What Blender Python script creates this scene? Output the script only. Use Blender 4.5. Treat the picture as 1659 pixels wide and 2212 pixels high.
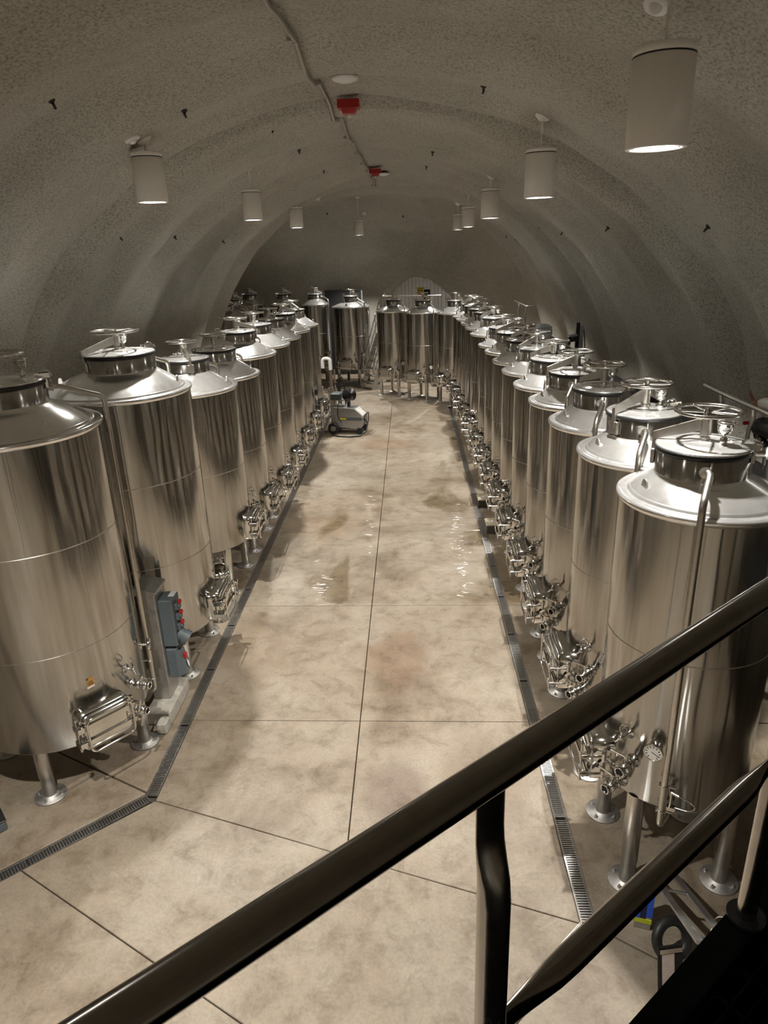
import bpy, math, random
from mathutils import Vector, Matrix, noise
from mathutils.bvhtree import BVHTree

SC = bpy.context.scene
COL = SC.collection
for _o in list(bpy.data.objects):
    bpy.data.objects.remove(_o)
random.seed(7)
PI = math.pi
R = math.radians

# ------------------------------------------------------------------ camera
PITCH, YAW, ROLL, FPX = 0.362, 0.045, -0.036, 1498.0
EYE = Vector((0, 0, 4.5))
_f = Vector((-math.sin(YAW) * math.cos(PITCH), math.cos(YAW) * math.cos(PITCH), -math.sin(PITCH)))
_r0 = Vector((math.cos(YAW), math.sin(YAW), 0))
_u0 = _r0.cross(_f)
_r = math.cos(ROLL) * _r0 + math.sin(ROLL) * _u0
_u = -math.sin(ROLL) * _r0 + math.cos(ROLL) * _u0
cam = bpy.data.cameras.new('camera')
cam.sensor_width = 36.0
cam.lens = FPX / 2212.0 * 36.0
cam.clip_start = 0.05
cam.clip_end = 200
cam_o = bpy.data.objects.new('camera', cam)
cam_o.matrix_world = Matrix(((_r.x, _u.x, -_f.x, EYE.x), (_r.y, _u.y, -_f.y, EYE.y), (_r.z, _u.z, -_f.z, EYE.z), (0, 0, 0, 1)))
COL.objects.link(cam_o)
SC.camera = cam_o

# ------------------------------------------------------------------ world, exposure
w = bpy.data.worlds.new('world')
SC.world = w
w.use_nodes = True
w.node_tree.nodes['Background'].inputs[0].default_value = (0.9, 0.85, 0.75, 1)
w.node_tree.nodes['Background'].inputs[1].default_value = 0.0
SC.view_settings.view_transform = 'Standard'
SC.view_settings.look = 'None'
SC.view_settings.exposure = 0.0
SC.view_settings.gamma = 1.0
SC.view_settings.use_curve_mapping = False
cy = SC.cycles
cy.max_bounces = 8
cy.diffuse_bounces = 6
cy.glossy_bounces = 6
cy.sample_clamp_indirect = 30
cy.blur_glossy = 0.05
cy.caustics_reflective = True
cy.use_denoising = True
cy.denoiser = 'OPENIMAGEDENOISE'

LAMP_W = 1140.0
LENS_E = 48.0
# pendant lamps: x, y, z of the lower rim, label
LAMPS = [
    (1.27, 4.00, 4.93, 'large white cylinder pendant lamp nearest the camera, over the front right tanks'),
    (1.33, 7.70, 4.93, 'white cylinder pendant lamp, second along the right row of lamps'),
    (1.345, 12.30, 4.91, 'white cylinder pendant lamp, third along the right row, tall above the tank lids'),
    (1.46, 18.1, 4.93, 'white cylinder pendant lamp, fourth along the right row, half covering the last one'),
    (1.545, 23.2, 4.98, 'small far white pendant lamp, last of the right row, partly behind the fourth'),
    (-2.52, 7.45, 5.01, 'white cylinder pendant lamp, first seen of the left row, beside its long canopy shadow'),
    (-2.45, 11.9, 5.00, 'white cylinder pendant lamp, second of the left row of lamps'),
    (-2.56, 17.3, 5.03, 'white cylinder pendant lamp, third of the left row, before the dark end wall'),
    (-1.58, 24.2, 4.95, 'smallest white pendant lamp hanging alone in front of the end wall dome'),
    (-1.9, 2.5, 5.0, 'white cylinder pendant lamp over the front left corner, out of the picture'),
    (1.3, -4.4, 5.0, 'white cylinder pendant lamp behind the landing, out of the picture'),
    (-2.5, -1.8, 5.0, 'white cylinder pendant lamp behind and left of the landing, out of the picture'),
]

# ------------------------------------------------------------------ node helpers
def new_mat(name):
    m = bpy.data.materials.new(name)
    m.use_nodes = True
    nt = m.node_tree
    return m, nt, nt.nodes['Principled BSDF']

def nd(nt, typ, **kw):
    n = nt.nodes.new(typ)
    for k, v in kw.items():
        if k in n.inputs.keys():
            n.inputs[k].default_value = v
        else:
            setattr(n, k, v)
    return n

def coords(nt, scale=(1, 1, 1), kind='Object', rot=(0, 0, 0)):
    tc = nd(nt, 'ShaderNodeTexCoord')
    mp = nd(nt, 'ShaderNodeMapping')
    mp.inputs['Scale'].default_value = scale
    mp.inputs['Rotation'].default_value = rot
    nt.links.new(tc.outputs[kind], mp.inputs['Vector'])
    return mp.outputs['Vector']

def tex_noise(nt, vec, scale, detail=4, rough=0.55, dist=0.0):
    n = nd(nt, 'ShaderNodeTexNoise')
    n.inputs['Scale'].default_value = scale
    n.inputs['Detail'].default_value = detail
    n.inputs['Roughness'].default_value = rough
    n.inputs['Distortion'].default_value = dist
    nt.links.new(vec, n.inputs['Vector'])
    return n.outputs['Fac']

def ramp(nt, fac, stops):
    n = nd(nt, 'ShaderNodeValToRGB')
    e = n.color_ramp.elements
    while len(e) < len(stops):
        e.new(0.5)
    for i, (p, c) in enumerate(stops):
        e[i].position = p
        e[i].color = (c[0], c[1], c[2], 1) if len(c) >= 3 else (c[0],) * 3 + (1,)
    nt.links.new(fac, n.inputs['Fac'])
    return n.outputs['Color']

def mixc(nt, fac, a, b, mode='MIX'):
    n = nd(nt, 'ShaderNodeMix', data_type='RGBA', blend_type=mode)
    for s, v in ((0, fac), (6, a), (7, b)):
        if isinstance(v, (int, float)):
            n.inputs[s].default_value = v
        elif isinstance(v, tuple):
            n.inputs[s].default_value = v if len(v) == 4 else (*v, 1)
        else:
            nt.links.new(v, n.inputs[s])
    return n.outputs[2]

def bump(nt, bsdf, h, strength, dist):
    b = nd(nt, 'ShaderNodeBump')
    b.inputs['Strength'].default_value = strength
    b.inputs['Distance'].default_value = dist
    nt.links.new(h, b.inputs['Height'])
    nt.links.new(b.outputs['Normal'], bsdf.inputs['Normal'])
    return b

def mat_plain(name, col, rough=0.5, metal=0.0, grain=0.04, scale=60.0):
    m, nt, b = new_mat(name)
    v = coords(nt)
    f = tex_noise(nt, v, scale, 3)
    c = ramp(nt, f, [(0.3, tuple(max(0, x * (1 - 2.5 * grain)) for x in col)), (0.7, tuple(min(1, x * (1 + 2.5 * grain)) for x in col))])
    nt.links.new(c, b.inputs['Base Color'])
    b.inputs['Roughness'].default_value = rough
    b.inputs['Metallic'].default_value = metal
    return m

def mat_emit(name, col, e):
    m, nt, b = new_mat(name)
    b.inputs['Base Color'].default_value = (*col, 1)
    b.inputs['Emission Color'].default_value = (*col, 1)
    b.inputs['Emission Strength'].default_value = e
    return m

def mat_shell(name, col, rough, aniso, wav, wavd):
    # rolled sheet: fine vertical grain, gentle unevenness around the girth
    m, nt, b = new_mat(name)
    b.inputs['Metallic'].default_value = 1.0
    v1 = coords(nt, (1, 1, 0.03))
    f1 = tex_noise(nt, v1, 26.0, 3, 0.6)
    c = ramp(nt, f1, [(0.3, tuple(x * 0.86 for x in col)), (0.7, tuple(min(1, x * 1.05) for x in col))])
    nt.links.new(c, b.inputs['Base Color'])
    v3 = coords(nt, (1, 1, 0.08))
    f3 = tex_noise(nt, v3, 5.0, 2)
    rr = nd(nt, 'ShaderNodeMapRange')
    rr.inputs['To Min'].default_value = rough * 0.8
    rr.inputs['To Max'].default_value = rough * 1.25
    nt.links.new(f3, rr.inputs['Value'])
    nt.links.new(rr.outputs[0], b.inputs['Roughness'])
    b.inputs['Anisotropic'].default_value = aniso
    b.inputs['Anisotropic Rotation'].default_value = 0.25
    tg = nd(nt, 'ShaderNodeTangent', direction_type='RADIAL', axis='Z')
    nt.links.new(tg.outputs[0], b.inputs['Tangent'])
    v2 = coords(nt, (1, 1, 0.05))
    f2 = tex_noise(nt, v2, 9.0, 2, 0.5)
    b0 = nd(nt, 'ShaderNodeBump')
    b0.inputs['Strength'].default_value = 0.4
    b0.inputs['Distance'].default_value = 0.03
    nt.links.new(tex_noise(nt, coords(nt, (1, 1, 0.35)), 3.3, 1, 0.4), b0.inputs['Height'])
    b1 = bump(nt, b, f2, wav * 0.6, wavd)
    nt.links.new(b0.outputs[0], b1.inputs['Normal'])
    return m

def mat_metal(name, col, rough, grain=0.05, scale=30.0, bmp=0.0):
    m, nt, b = new_mat(name)
    b.inputs['Metallic'].default_value = 1.0
    v = coords(nt)
    f = tex_noise(nt, v, scale, 3)
    c = ramp(nt, f, [(0.3, tuple(x * (1 - 2 * grain) for x in col)), (0.7, tuple(min(1, x * (1 + grain)) for x in col))])
    nt.links.new(c, b.inputs['Base Color'])
    rr = nd(nt, 'ShaderNodeMapRange')
    rr.inputs['To Min'].default_value = rough * 0.8
    rr.inputs['To Max'].default_value = rough * 1.3
    nt.links.new(f, rr.inputs['Value'])
    nt.links.new(rr.outputs[0], b.inputs['Roughness'])
    if bmp:
        bump(nt, b, f, bmp, 0.004)
    return m

def mat_concrete():
    m, nt, b = new_mat('stained_concrete')
    v = coords(nt, kind='Object')
    big = tex_noise(nt, v, 0.9, 7, 0.68, 0.3)
    med = tex_noise(nt, v, 4.2, 8, 0.72, 0.5)
    fin = tex_noise(nt, v, 40.0, 5, 0.7)
    c1 = ramp(nt, big, [(0.30, (0.125, 0.092, 0.060)), (0.48, (0.218, 0.180, 0.134)), (0.72, (0.290, 0.255, 0.205))])
    c2 = ramp(nt, med, [(0.32, (0.66, 0.60, 0.53)), (0.50, (1, 1, 1)), (0.70, (1.16, 1.14, 1.10))])
    c = mixc(nt, 1.0, c1, c2, 'MULTIPLY')
    c3 = ramp(nt, fin, [(0.25, (0.80, 0.78, 0.76)), (0.6, (1.05, 1.04, 1.03))])
    c = mixc(nt, 1.0, c, c3, 'MULTIPLY')
    # washed-down wet patches: darker and glossier
    vw = coords(nt, (1.0, 0.55, 1.0))
    wet = tex_noise(nt, vw, 0.62, 4, 0.55, 1.1)
    sep = nd(nt, 'ShaderNodeSeparateXYZ')
    tc = nd(nt, 'ShaderNodeTexCoord')
    nt.links.new(tc.outputs['Object'], sep.inputs[0])
    band = nd(nt, 'ShaderNodeMapRange')   # the middle of the aisle has been hosed
    band.inputs['From Min'].default_value = 8.22
    band.inputs['From Max'].default_value = 8.45
    nt.links.new(sep.outputs['Y'], band.inputs['Value'])
    band2 = nd(nt, 'ShaderNodeMapRange')
    band2.inputs['From Min'].default_value = 15.5
    band2.inputs['From Max'].default_value = 10.5
    nt.links.new(sep.outputs['Y'], band2.inputs['Value'])
    mul = nd(nt, 'ShaderNodeMath', operation='MULTIPLY')
    nt.links.new(band.outputs[0], mul.inputs[0])
    nt.links.new(band2.outputs[0], mul.inputs[1])
    edge = nd(nt, 'ShaderNodeMapRange')   # water gathers towards the right drain
    edge.inputs['From Min'].default_value = -0.2
    edge.inputs['From Max'].default_value = 1.1
    edge.inputs['To Min'].default_value = 0.0
    edge.inputs['To Max'].default_value = 0.17
    nt.links.new(sep.outputs['X'], edge.inputs['Value'])
    s = nd(nt, 'ShaderNodeMath', operation='MULTIPLY_ADD')
    s.inputs[1].default_value = 0.13
    nt.links.new(mul.outputs[0], s.inputs[0])
    nt.links.new(wet, s.inputs[2])
    s2 = nd(nt, 'ShaderNodeMath', operation='ADD')
    nt.links.new(s.outputs[0], s2.inputs[0])
    nt.links.new(edge.outputs[0], s2.inputs[1])
    wm = nd(nt, 'ShaderNodeMapRange', interpolation_type='SMOOTHSTEP')
    wm.inputs['From Min'].default_value = 0.69
    wm.inputs['From Max'].default_value = 0.80
    nt.links.new(s2.outputs[0], wm.inputs['Value'])
    c = mixc(nt, wm.outputs[0], c, mixc(nt, 1.0, c, (0.70, 0.66, 0.57), 'MULTIPLY'))
    # spilt lees: a rusty run and a violet grey blot
    for (sx, sy), (rx, ry_), col, k_ in (((-0.22, 7.0), (0.42, 0.75), (0.66, 0.46, 0.34), 0.36), ((-0.20, 4.85), (0.36, 0.50), (0.62, 0.56, 0.58), 0.5), ((-2.0, 7.3), (0.5, 0.9), (0.6, 0.5, 0.4), 0.3), ((0.6, 5.0), (0.5, 0.7), (0.72, 0.66, 0.58), 0.5), ((-0.6, 16.6), (1.0, 0.6), (0.8, 0.62, 0.46), 0.32), ((-1.6, 11.2), (0.8, 0.8), (0.8, 0.66, 0.52), 0.32)):
        mp = nd(nt, 'ShaderNodeMapping')
        mp.inputs['Location'].default_value = (-sx / rx, -sy / ry_, 0)
        mp.inputs['Scale'].default_value = (1 / rx, 1 / ry_, 1)
        nt.links.new(tc.outputs['Object'], mp.inputs['Vector'])
        ln = nd(nt, 'ShaderNodeVectorMath', operation='LENGTH')
        nt.links.new(mp.outputs[0], ln.inputs[0])
        ad = nd(nt, 'ShaderNodeMath', operation='MULTIPLY_ADD')
        ad.inputs[1].default_value = -1.9
        nt.links.new(med, ad.inputs[0])
        nt.links.new(ln.outputs['Value'], ad.inputs[2])
        mr = nd(nt, 'ShaderNodeMapRange', interpolation_type='SMOOTHSTEP')
        mr.inputs['From Min'].default_value = 0.05
        mr.inputs['From Max'].default_value = -0.45
        mr.inputs['To Max'].default_value = k_ * 1.5
        nt.links.new(ad.outputs[0], mr.inputs['Value'])
        c = mixc(nt, mr.outputs[0], c, mixc(nt, 1.0, c, (*col, 1), 'MULTIPLY'))
    nt.links.new(c, b.inputs['Base Color'])
    rg = nd(nt, 'ShaderNodeMapRange')
    rg.inputs['To Min'].default_value = 0.52
    rg.inputs['To Max'].default_value = 0.16
    nt.links.new(wm.outputs[0], rg.inputs['Value'])
    nt.links.new(rg.outputs[0], b.inputs['Roughness'])
    bump(nt, b, med, 0.10, 0.02)
    # thin film of rinse water left on the hosed stretch of the aisle
    fn = tex_noise(nt, coords(nt, (0.7, 1.5, 1.0)), 1.5, 3, 0.55, 0.7)
    fa = nd(nt, 'ShaderNodeMath', operation='MULTIPLY_ADD')
    fa.inputs[1].default_value = 0.34
    nt.links.new(mul.outputs[0], fa.inputs[0])
    nt.links.new(fn, fa.inputs[2])
    fm = nd(nt, 'ShaderNodeMapRange', interpolation_type='SMOOTHSTEP')
    fm.inputs['From Min'].default_value = 0.70
    fm.inputs['From Max'].default_value = 0.84
    nt.links.new(fa.outputs[0], fm.inputs['Value'])
    nt.links.new(fm.outputs[0], b.inputs['Coat Weight'])
    b.inputs['Coat Roughness'].default_value = 0.05
    b.inputs['Coat IOR'].default_value = 1.36
    rb_ = nd(nt, 'ShaderNodeBump')
    rb_.inputs['Strength'].default_value = 0.5
    rb_.inputs['Distance'].default_value = 0.035
    nt.links.new(tex_noise(nt, coords(nt, (0.9, 2.4, 1.0)), 1.7, 2, 0.5, 0.6), rb_.inputs['Height'])
    nt.links.new(rb_.outputs[0], b.inputs['Coat Normal'])
    return m

def mat_shotcrete():
    m, nt, b = new_mat('shotcrete')
    v = coords(nt)
    f1 = tex_noise(nt, v, 0.6, 5, 0.6, 0.4)
    f2 = tex_noise(nt, v, 42.0, 5, 0.75)
    f3 = tex_noise(nt, v, 5.0, 5, 0.6)
    c = ramp(nt, f1, [(0.3, (0.335, 0.318, 0.275)), (0.7, (0.435, 0.415, 0.365))])
    c2 = ramp(nt, f2, [(0.34, (0.45, 0.44, 0.42)), (0.50, (1.0, 1.0, 1.0)), (0.70, (1.3, 1.3, 1.27))])
    nt.links.new(mixc(nt, 1.0, c, c2, 'MULTIPLY'), b.inputs['Base Color'])
    b.inputs['Roughness'].default_value = 0.9
    b1 = nd(nt, 'ShaderNodeBump')
    b1.inputs['Strength'].default_value = 0.35
    b1.inputs['Distance'].default_value = 0.06
    nt.links.new(f3, b1.inputs['Height'])
    b2 = nd(nt, 'ShaderNodeBump')
    b2.inputs['Strength'].default_value = 0.55
    b2.inputs['Distance'].default_value = 0.012
    nt.links.new(f2, b2.inputs['Height'])
    nt.links.new(b1.outputs[0], b2.inputs['Normal'])
    nt.links.new(b2.outputs[0], b.inputs['Normal'])
    return m

M = {}
M['shell'] = mat_shell('brushed_steel_sheet', (0.50, 0.487, 0.46), 0.14, 0.90, 0.5, 0.006)
M['cone'] = mat_metal('satin_steel_top', (0.86, 0.86, 0.855), 0.18, 0.03, 12.0, 0.05)
M['cone'].node_tree.nodes['Principled BSDF'].inputs['Metallic'].default_value = 0.88
M['neck'] = mat_shell('brushed_steel_neck', (0.50, 0.487, 0.465), 0.17, 0.9, 0.35, 0.004)
M['chrome'] = mat_metal('polished_steel', (0.74, 0.73, 0.70), 0.13, 0.03, 20.0)
M['leg'] = mat_metal('satin_steel_leg', (0.62, 0.59, 0.54), 0.30, 0.04, 20.0)
M['plate'] = mat_metal('dull_steel_plate', (0.52, 0.51, 0.49), 0.48, 0.06, 25.0)
M['rail'] = mat_metal('dark_satin_rail', (0.27, 0.255, 0.235), 0.19, 0.04, 40.0)
M['post'] = mat_metal('satin_rail_post', (0.52, 0.50, 0.47), 0.24, 0.05, 30.0)
M['galv'] = mat_metal('galvanised_steel', (0.50, 0.50, 0.49), 0.42, 0.08, 16.0)
M['grate'] = mat_metal('drain_steel', (0.62, 0.61, 0.59), 0.33, 0.05, 30.0)
M['black'] = mat_plain('black_rubber', (0.012, 0.012, 0.012), 0.5)
M['gasket'] = mat_plain('black_gasket', (0.010, 0.010, 0.010), 0.42)
M['dark'] = mat_plain('dark_void', (0.006, 0.006, 0.006), 0.9)
M['blacksteel'] = mat_plain('black_painted_steel', (0.010, 0.010, 0.010), 0.55, 0.0)
M['landing'] = mat_plain('shaded_black_steel', (0.0035, 0.0035, 0.0035), 0.85)  # black painted steel with the landing's deep shade put into the colour
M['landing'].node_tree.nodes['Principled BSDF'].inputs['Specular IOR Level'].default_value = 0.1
M['white'] = mat_plain('white_paint', (0.62, 0.60, 0.56), 0.45, 0.0, 0.015)
M['lampwhite'] = mat_plain('lamp_white_enamel', (0.90, 0.885, 0.85), 0.5, 0.0, 0.01)
M['whiteplastic'] = mat_plain('white_plastic', (0.74, 0.74, 0.73), 0.35, 0.0, 0.015)
M['red'] = mat_plain('red_plastic', (0.34, 0.012, 0.012), 0.4)
M['glassbulb'] = mat_plain('clear_strobe', (0.75, 0.72, 0.66), 0.12)
M['greybox'] = mat_plain('blue_grey_plastic', (0.085, 0.105, 0.115), 0.45)
M['lightblue'] = mat_plain('pale_blue_plastic', (0.58, 0.66, 0.72), 0.4)
M['curb'] = mat_plain('grey_concrete', (0.33, 0.31, 0.265), 0.8, 0.0, 0.08, 14.0)
M['beige'] = mat_plain('beige_box_paint', (0.42, 0.375, 0.27), 0.5, 0.0, 0.02)
M['olive'] = mat_plain('dark_olive_box', (0.075, 0.066, 0.045), 0.55, 0.0, 0.03)
M['copper'] = mat_metal('copper_pipe', (0.42, 0.22, 0.13), 0.3, 0.05, 30.0)
M['brown'] = mat_plain('brown_lagging', (0.13, 0.085, 0.05), 0.6)
M['yellow'] = mat_plain('yellow_sign', (0.62, 0.47, 0.02), 0.5)
M['orange'] = mat_plain('tan_sticker', (0.38, 0.20, 0.055), 0.5)
M['print'] = mat_plain('dark_print', (0.03, 0.022, 0.012), 0.6)
M['blue'] = mat_plain('blue_tape', (0.02, 0.10, 0.58), 0.4)
M['navy'] = mat_plain('navy_tape', (0.008, 0.012, 0.06), 0.4)
M['lime'] = mat_plain('lime_tape', (0.50, 0.58, 0.03), 0.45)
M['paper'] = mat_plain('pinkish_paper', (0.66, 0.57, 0.54), 0.7, 0.0, 0.03, 20.0)
M['door'] = mat_plain('white_boarding', (0.80, 0.82, 0.85), 0.5, 0.0, 0.02, 10.0)
M['reveal'] = mat_plain('smooth_grey_render', (0.38, 0.36, 0.32), 0.75, 0.0, 0.03, 8.0)
M['dial'] = mat_plain('dial_face', (0.82, 0.80, 0.75), 0.35, 0.0, 0.01)
M['floor'] = mat_concrete()
M['joint'] = mat_plain('joint_filler', (0.045, 0.036, 0.028), 0.8)
M['rock'] = mat_shotcrete()
M['lens'] = mat_emit('lamp_lens', (1.0, 0.96, 0.9), LENS_E)
M['conduit'] = mat_metal('painted_conduit', (0.44, 0.41, 0.36), 0.45, 0.04, 20.0)
M['bolt'] = mat_plain('rusty_anchor', (0.022, 0.018, 0.013), 0.7)

# ------------------------------------------------------------------ mesh builder
class MB:
    def __init__(s):
        s.v = []
        s.f = []
        s.sm = []

    def add(s, vs, fs, smooth=False):
        b = len(s.v)
        s.v += [tuple(x) for x in vs]
        s.f += [tuple(b + i for i in f) for f in fs]
        s.sm += [smooth] * len(fs)
        return s

    def box(s, lo, hi, mat=None, bev=0.0):
        (x0, y0, z0), (x1, y1, z1) = lo, hi
        if bev <= 0:
            vs = [(x0, y0, z0), (x1, y0, z0), (x1, y1, z0), (x0, y1, z0), (x0, y0, z1), (x1, y0, z1), (x1, y1, z1), (x0, y1, z1)]
            fs = [(3, 2, 1, 0), (4, 5, 6, 7), (0, 1, 5, 4), (1, 2, 6, 5), (2, 3, 7, 6), (3, 0, 4, 7)]
        else:
            b = bev
            vs = []
            for z, i in ((z0, b), (z0 + b, 0), (z1 - b, 0), (z1, b)):
                for (x, y) in ((x0 + i + b, y0 + i), (x1 - i - b, y0 + i), (x1 - i, y0 + i + b), (x1 - i, y1 - i - b), (x1 - i - b, y1 - i), (x0 + i + b, y1 - i), (x0 + i, y1 - i - b), (x0 + i, y0 + i + b)):
                    vs.append((x, y, z))
            fs = [tuple(range(7, -1, -1)), tuple(range(24, 32))]
            for k in range(3):
                for j in range(8):
                    fs.append((k * 8 + j, k * 8 + (j + 1) % 8, k * 8 + 8 + (j + 1) % 8, k * 8 + 8 + j))
        if mat is not None:
            vs = [mat @ Vector(v) for v in vs]
        return s.add(vs, fs)

    def lathe(s, prof, n=32, mat=None, smooth=True, a0=0.0, a1=2 * PI, closed=False):
        full = abs(a1 - a0 - 2 * PI) < 1e-6
        k = n if full else n + 1
        vs, fs = [], []
        for i in range(k):
            a = a0 + (a1 - a0) * i / n
            ca, sa = math.cos(a), math.sin(a)
            vs += [Vector((r * ca, r * sa, z)) for r, z in prof]
        m = len(prof)
        for i in range(n):
            j = (i + 1) % k
            for q in range(m - 1):
                fs.append((i * m + q, j * m + q, j * m + q + 1, i * m + q + 1))
            if closed:
                fs.append((i * m + m - 1, j * m + m - 1, j * m, i * m))
        if mat is not None:
            vs = [mat @ v for v in vs]
        return s.add(vs, fs, smooth)

    def cyl(s, a, b, r, n=12, r2=None, caps=True, smooth=True):
        a, b = Vector(a), Vector(b)
        d = (b - a).normalized()
        x = d.orthogonal().normalized()
        y = d.cross(x)
        r2 = r if r2 is None else r2
        vs = []
        for p, rr in ((a, r), (b, r2)):
            for i in range(n):
                t = 2 * PI * i / n
                vs.append(p + rr * (math.cos(t) * x + math.sin(t) * y))
        fs = [(i, (i + 1) % n, n + (i + 1) % n, n + i) for i in range(n)]
        s.add(vs, fs, smooth)
        if caps:
            s.add(vs, [tuple(range(n - 1, -1, -1)), tuple(range(n, 2 * n))], False)
        return s

    def tube(s, pts, r, n=10, closed=False, caps=True):
        pts = [Vector(p) for p in pts]
        k = len(pts)
        rings = []
        prev = None
        for i, p in enumerate(pts):
            if closed:
                t = (pts[(i + 1) % k] - pts[i - 1]).normalized()
            else:
                t = (pts[min(i + 1, k - 1)] - pts[max(i - 1, 0)]).normalized()
            if prev is None:
                x = t.orthogonal().normalized()
            else:
                x = (prev - prev.dot(t) * t)
                x = x.normalized() if x.length > 1e-6 else t.orthogonal().normalized()
            prev = x
            y = t.cross(x)
            rr = r[i] if isinstance(r, (list, tuple)) else r
            rings.append([p + rr * (math.cos(2 * PI * j / n) * x + math.sin(2 * PI * j / n) * y) for j in range(n)])
        vs = [v for ring in rings for v in ring]
        fs = []
        for i in range(k if closed else k - 1):
            o = ((i + 1) % k) * n
            for j in range(n):
                fs.append((i * n + j, i * n + (j + 1) % n, o + (j + 1) % n, o + j))
        s.add(vs, fs, True)
        if caps and not closed:
            s.add(vs, [tuple(range(n - 1, -1, -1)), tuple(range((k - 1) * n, k * n))], False)
        return s

    def prism(s, poly, z0, z1, mat=None, bev=0.0):
        n = len(poly)
        if bev > 0:
            c = (sum(p[0] for p in poly) / n, sum(p[1] for p in poly) / n)
            ins = []
            for i in range(n):
                p0, p1, p2 = Vector(poly[i - 1]), Vector(poly[i]), Vector(poly[(i + 1) % n])
                d1, d2 = (p1 - p0).normalized(), (p2 - p1).normalized()
                n1, n2 = Vector((-d1.y, d1.x)), Vector((-d2.y, d2.x))
                h = n1 + n2
                h = h / max(0.3, h.dot(n1)) if h.length > 1e-6 else n1
                ins.append(tuple(p1 + h * bev))
            vs = [(x, y, z0) for x, y in poly] + [(x, y, z1 - bev) for x, y in poly] + [(x, y, z1) for x, y in ins]
            fs = [tuple(range(n - 1, -1, -1)), tuple(range(2 * n, 3 * n))]
            for k in range(2):
                fs += [(k * n + i, k * n + (i + 1) % n, (k + 1) * n + (i + 1) % n, (k + 1) * n + i) for i in range(n)]
        else:
            vs = [(x, y, z0) for x, y in poly] + [(x, y, z1) for x, y in poly]
            fs = [tuple(range(n - 1, -1, -1)), tuple(range(n, 2 * n))]
            fs += [(i, (i + 1) % n, n + (i + 1) % n, n + i) for i in range(n)]
        if mat is not None:
            vs = [mat @ Vector(v) for v in vs]
        return s.add(vs, fs)

    def ball(s, c, r, n=12, mz=1.0):
        prof = [(r * math.sin(PI * i / (n // 2)), -r * mz * math.cos(PI * i / (n // 2))) for i in range(n // 2 + 1)]
        prof[0] = (1e-5, prof[0][1])
        prof[-1] = (1e-5, prof[-1][1])
        return s.lathe(prof, n, Matrix.Translation(Vector(c)))

    def torus(s, c, R_, r, n=40, k=8, mat=None):
        pts = [Vector((R_ * math.cos(2 * PI * i / n), R_ * math.sin(2 * PI * i / n), 0)) for i in range(n)]
        mm = Matrix.Translation(Vector(c)) if mat is None else mat
        return s.tube([mm @ p for p in pts], r, k, closed=True)

    def mesh(s, name, mats):
        me = bpy.data.meshes.new(name)
        me.from_pydata([tuple(v) for v in s.v], [], s.f)
        me.polygons.foreach_set('use_smooth', s.sm)
        for m in (mats if isinstance(mats, (list, tuple)) else [mats]):
            me.materials.append(m)
        me.validate()
        me.update()
        return me

def put(name, mb, mat, parent=None, loc=(0, 0, 0), rot=(0, 0, 0), label=None):
    me = mb.mesh(name, mat) if isinstance(mb, MB) else mb
    o = bpy.data.objects.new(name, me)
    COL.objects.link(o)
    o.location = loc
    o.rotation_euler = rot
    if parent is not None:
        o.parent = parent
    if label:
        o['label'] = label
    return o

def tag(o, label, cat, group=None):
    o['label'] = label
    o['category'] = cat
    if group:
        o['group'] = group
    return o

def thing(name, label, cat, loc=(0, 0, 0), rotz=0.0, group=None):
    o = bpy.data.objects.new(name, None)
    o.empty_display_size = 0.1
    COL.objects.link(o)
    o.location = loc
    o.rotation_euler = (0, 0, rotz)
    return tag(o, label, cat, group)

def stuff(o):
    o['kind'] = 'stuff'
    return o

def structure(o):
    o['kind'] = 'structure'
    return o

def arc(c, r, a0, a1, n, ex=Vector((1, 0, 0)), ey=Vector((0, 1, 0))):
    c = Vector(c)
    return [c + r * (math.cos(a0 + (a1 - a0) * i / n) * ex + math.sin(a0 + (a1 - a0) * i / n) * ey) for i in range(n + 1)]

def fillet(pts, r, n=5):
    pts = [Vector(p) for p in pts]
    out = [pts[0]]
    for i in range(1, len(pts) - 1):
        a, b, c = pts[i - 1], pts[i], pts[i + 1]
        d1, d2 = (a - b), (c - b)
        q = min(r, d1.length * 0.45, d2.length * 0.45)
        p0, p2 = b + d1.normalized() * q, b + d2.normalized() * q
        for k in range(n + 1):
            t = k / n
            out.append((1 - t) ** 2 * p0 + 2 * t * (1 - t) * b + t * t * p2)
    out.append(pts[-1])
    return out

# ------------------------------------------------------------------ floor
XL, XLo, XR, XRo, XC = -2.335, -2.445, 1.125, 1.235, -0.585
ROWS = [5.86, 8.31, 10.94, 13.57, 16.2, 18.8]
ry = lambda y, x: y - 0.02 * (x - XC)
floor = structure(put('floor', MB().box((-10.5, -6.5, -0.12), (6.5, 31, -0.03)), M['joint']))
slabs = []
q0 = 4.77
slabs.append([(XL, q0), (-3.16, 4.03), (-0.18, 2.35), (XR, 3.59)])
slabs.append([(-3.16, 4.03), (-6.2, 1.17), (-4.0, -1.34), (-0.18, 2.35)])
ym = 4.22
slabs.append([(XL, q0), (XC, 4.17), (XC, ROWS[0]), (XL, ry(ROWS[0], XL))])
slabs.append([(XC, 4.17), (XR, 3.59), (XR, ry(ROWS[0], XR)), (XC, ROWS[0])])
for a, b in zip(ROWS[:-1], ROWS[1:]):
    slabs.append([(XL, ry(a, XL)), (XC, a), (XC, b), (XL, ry(b, XL))])
    slabs.append([(XC, a), (XR, ry(a, XR)), (XR, ry(b, XR)), (XC, b)])
slabs.append([(XL, ry(18.8, XL)), (XC, 18.8), (XC, 21.2), (XL, 21.2)])
slabs.append([(XC, 18.8), (XR, ry(18.8, XR)), (XR, 21.2), (XC, 21.2)])
slabs.append([(-10, 21.2), (6, 21.2), (6, 30), (-10, 30)])
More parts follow.
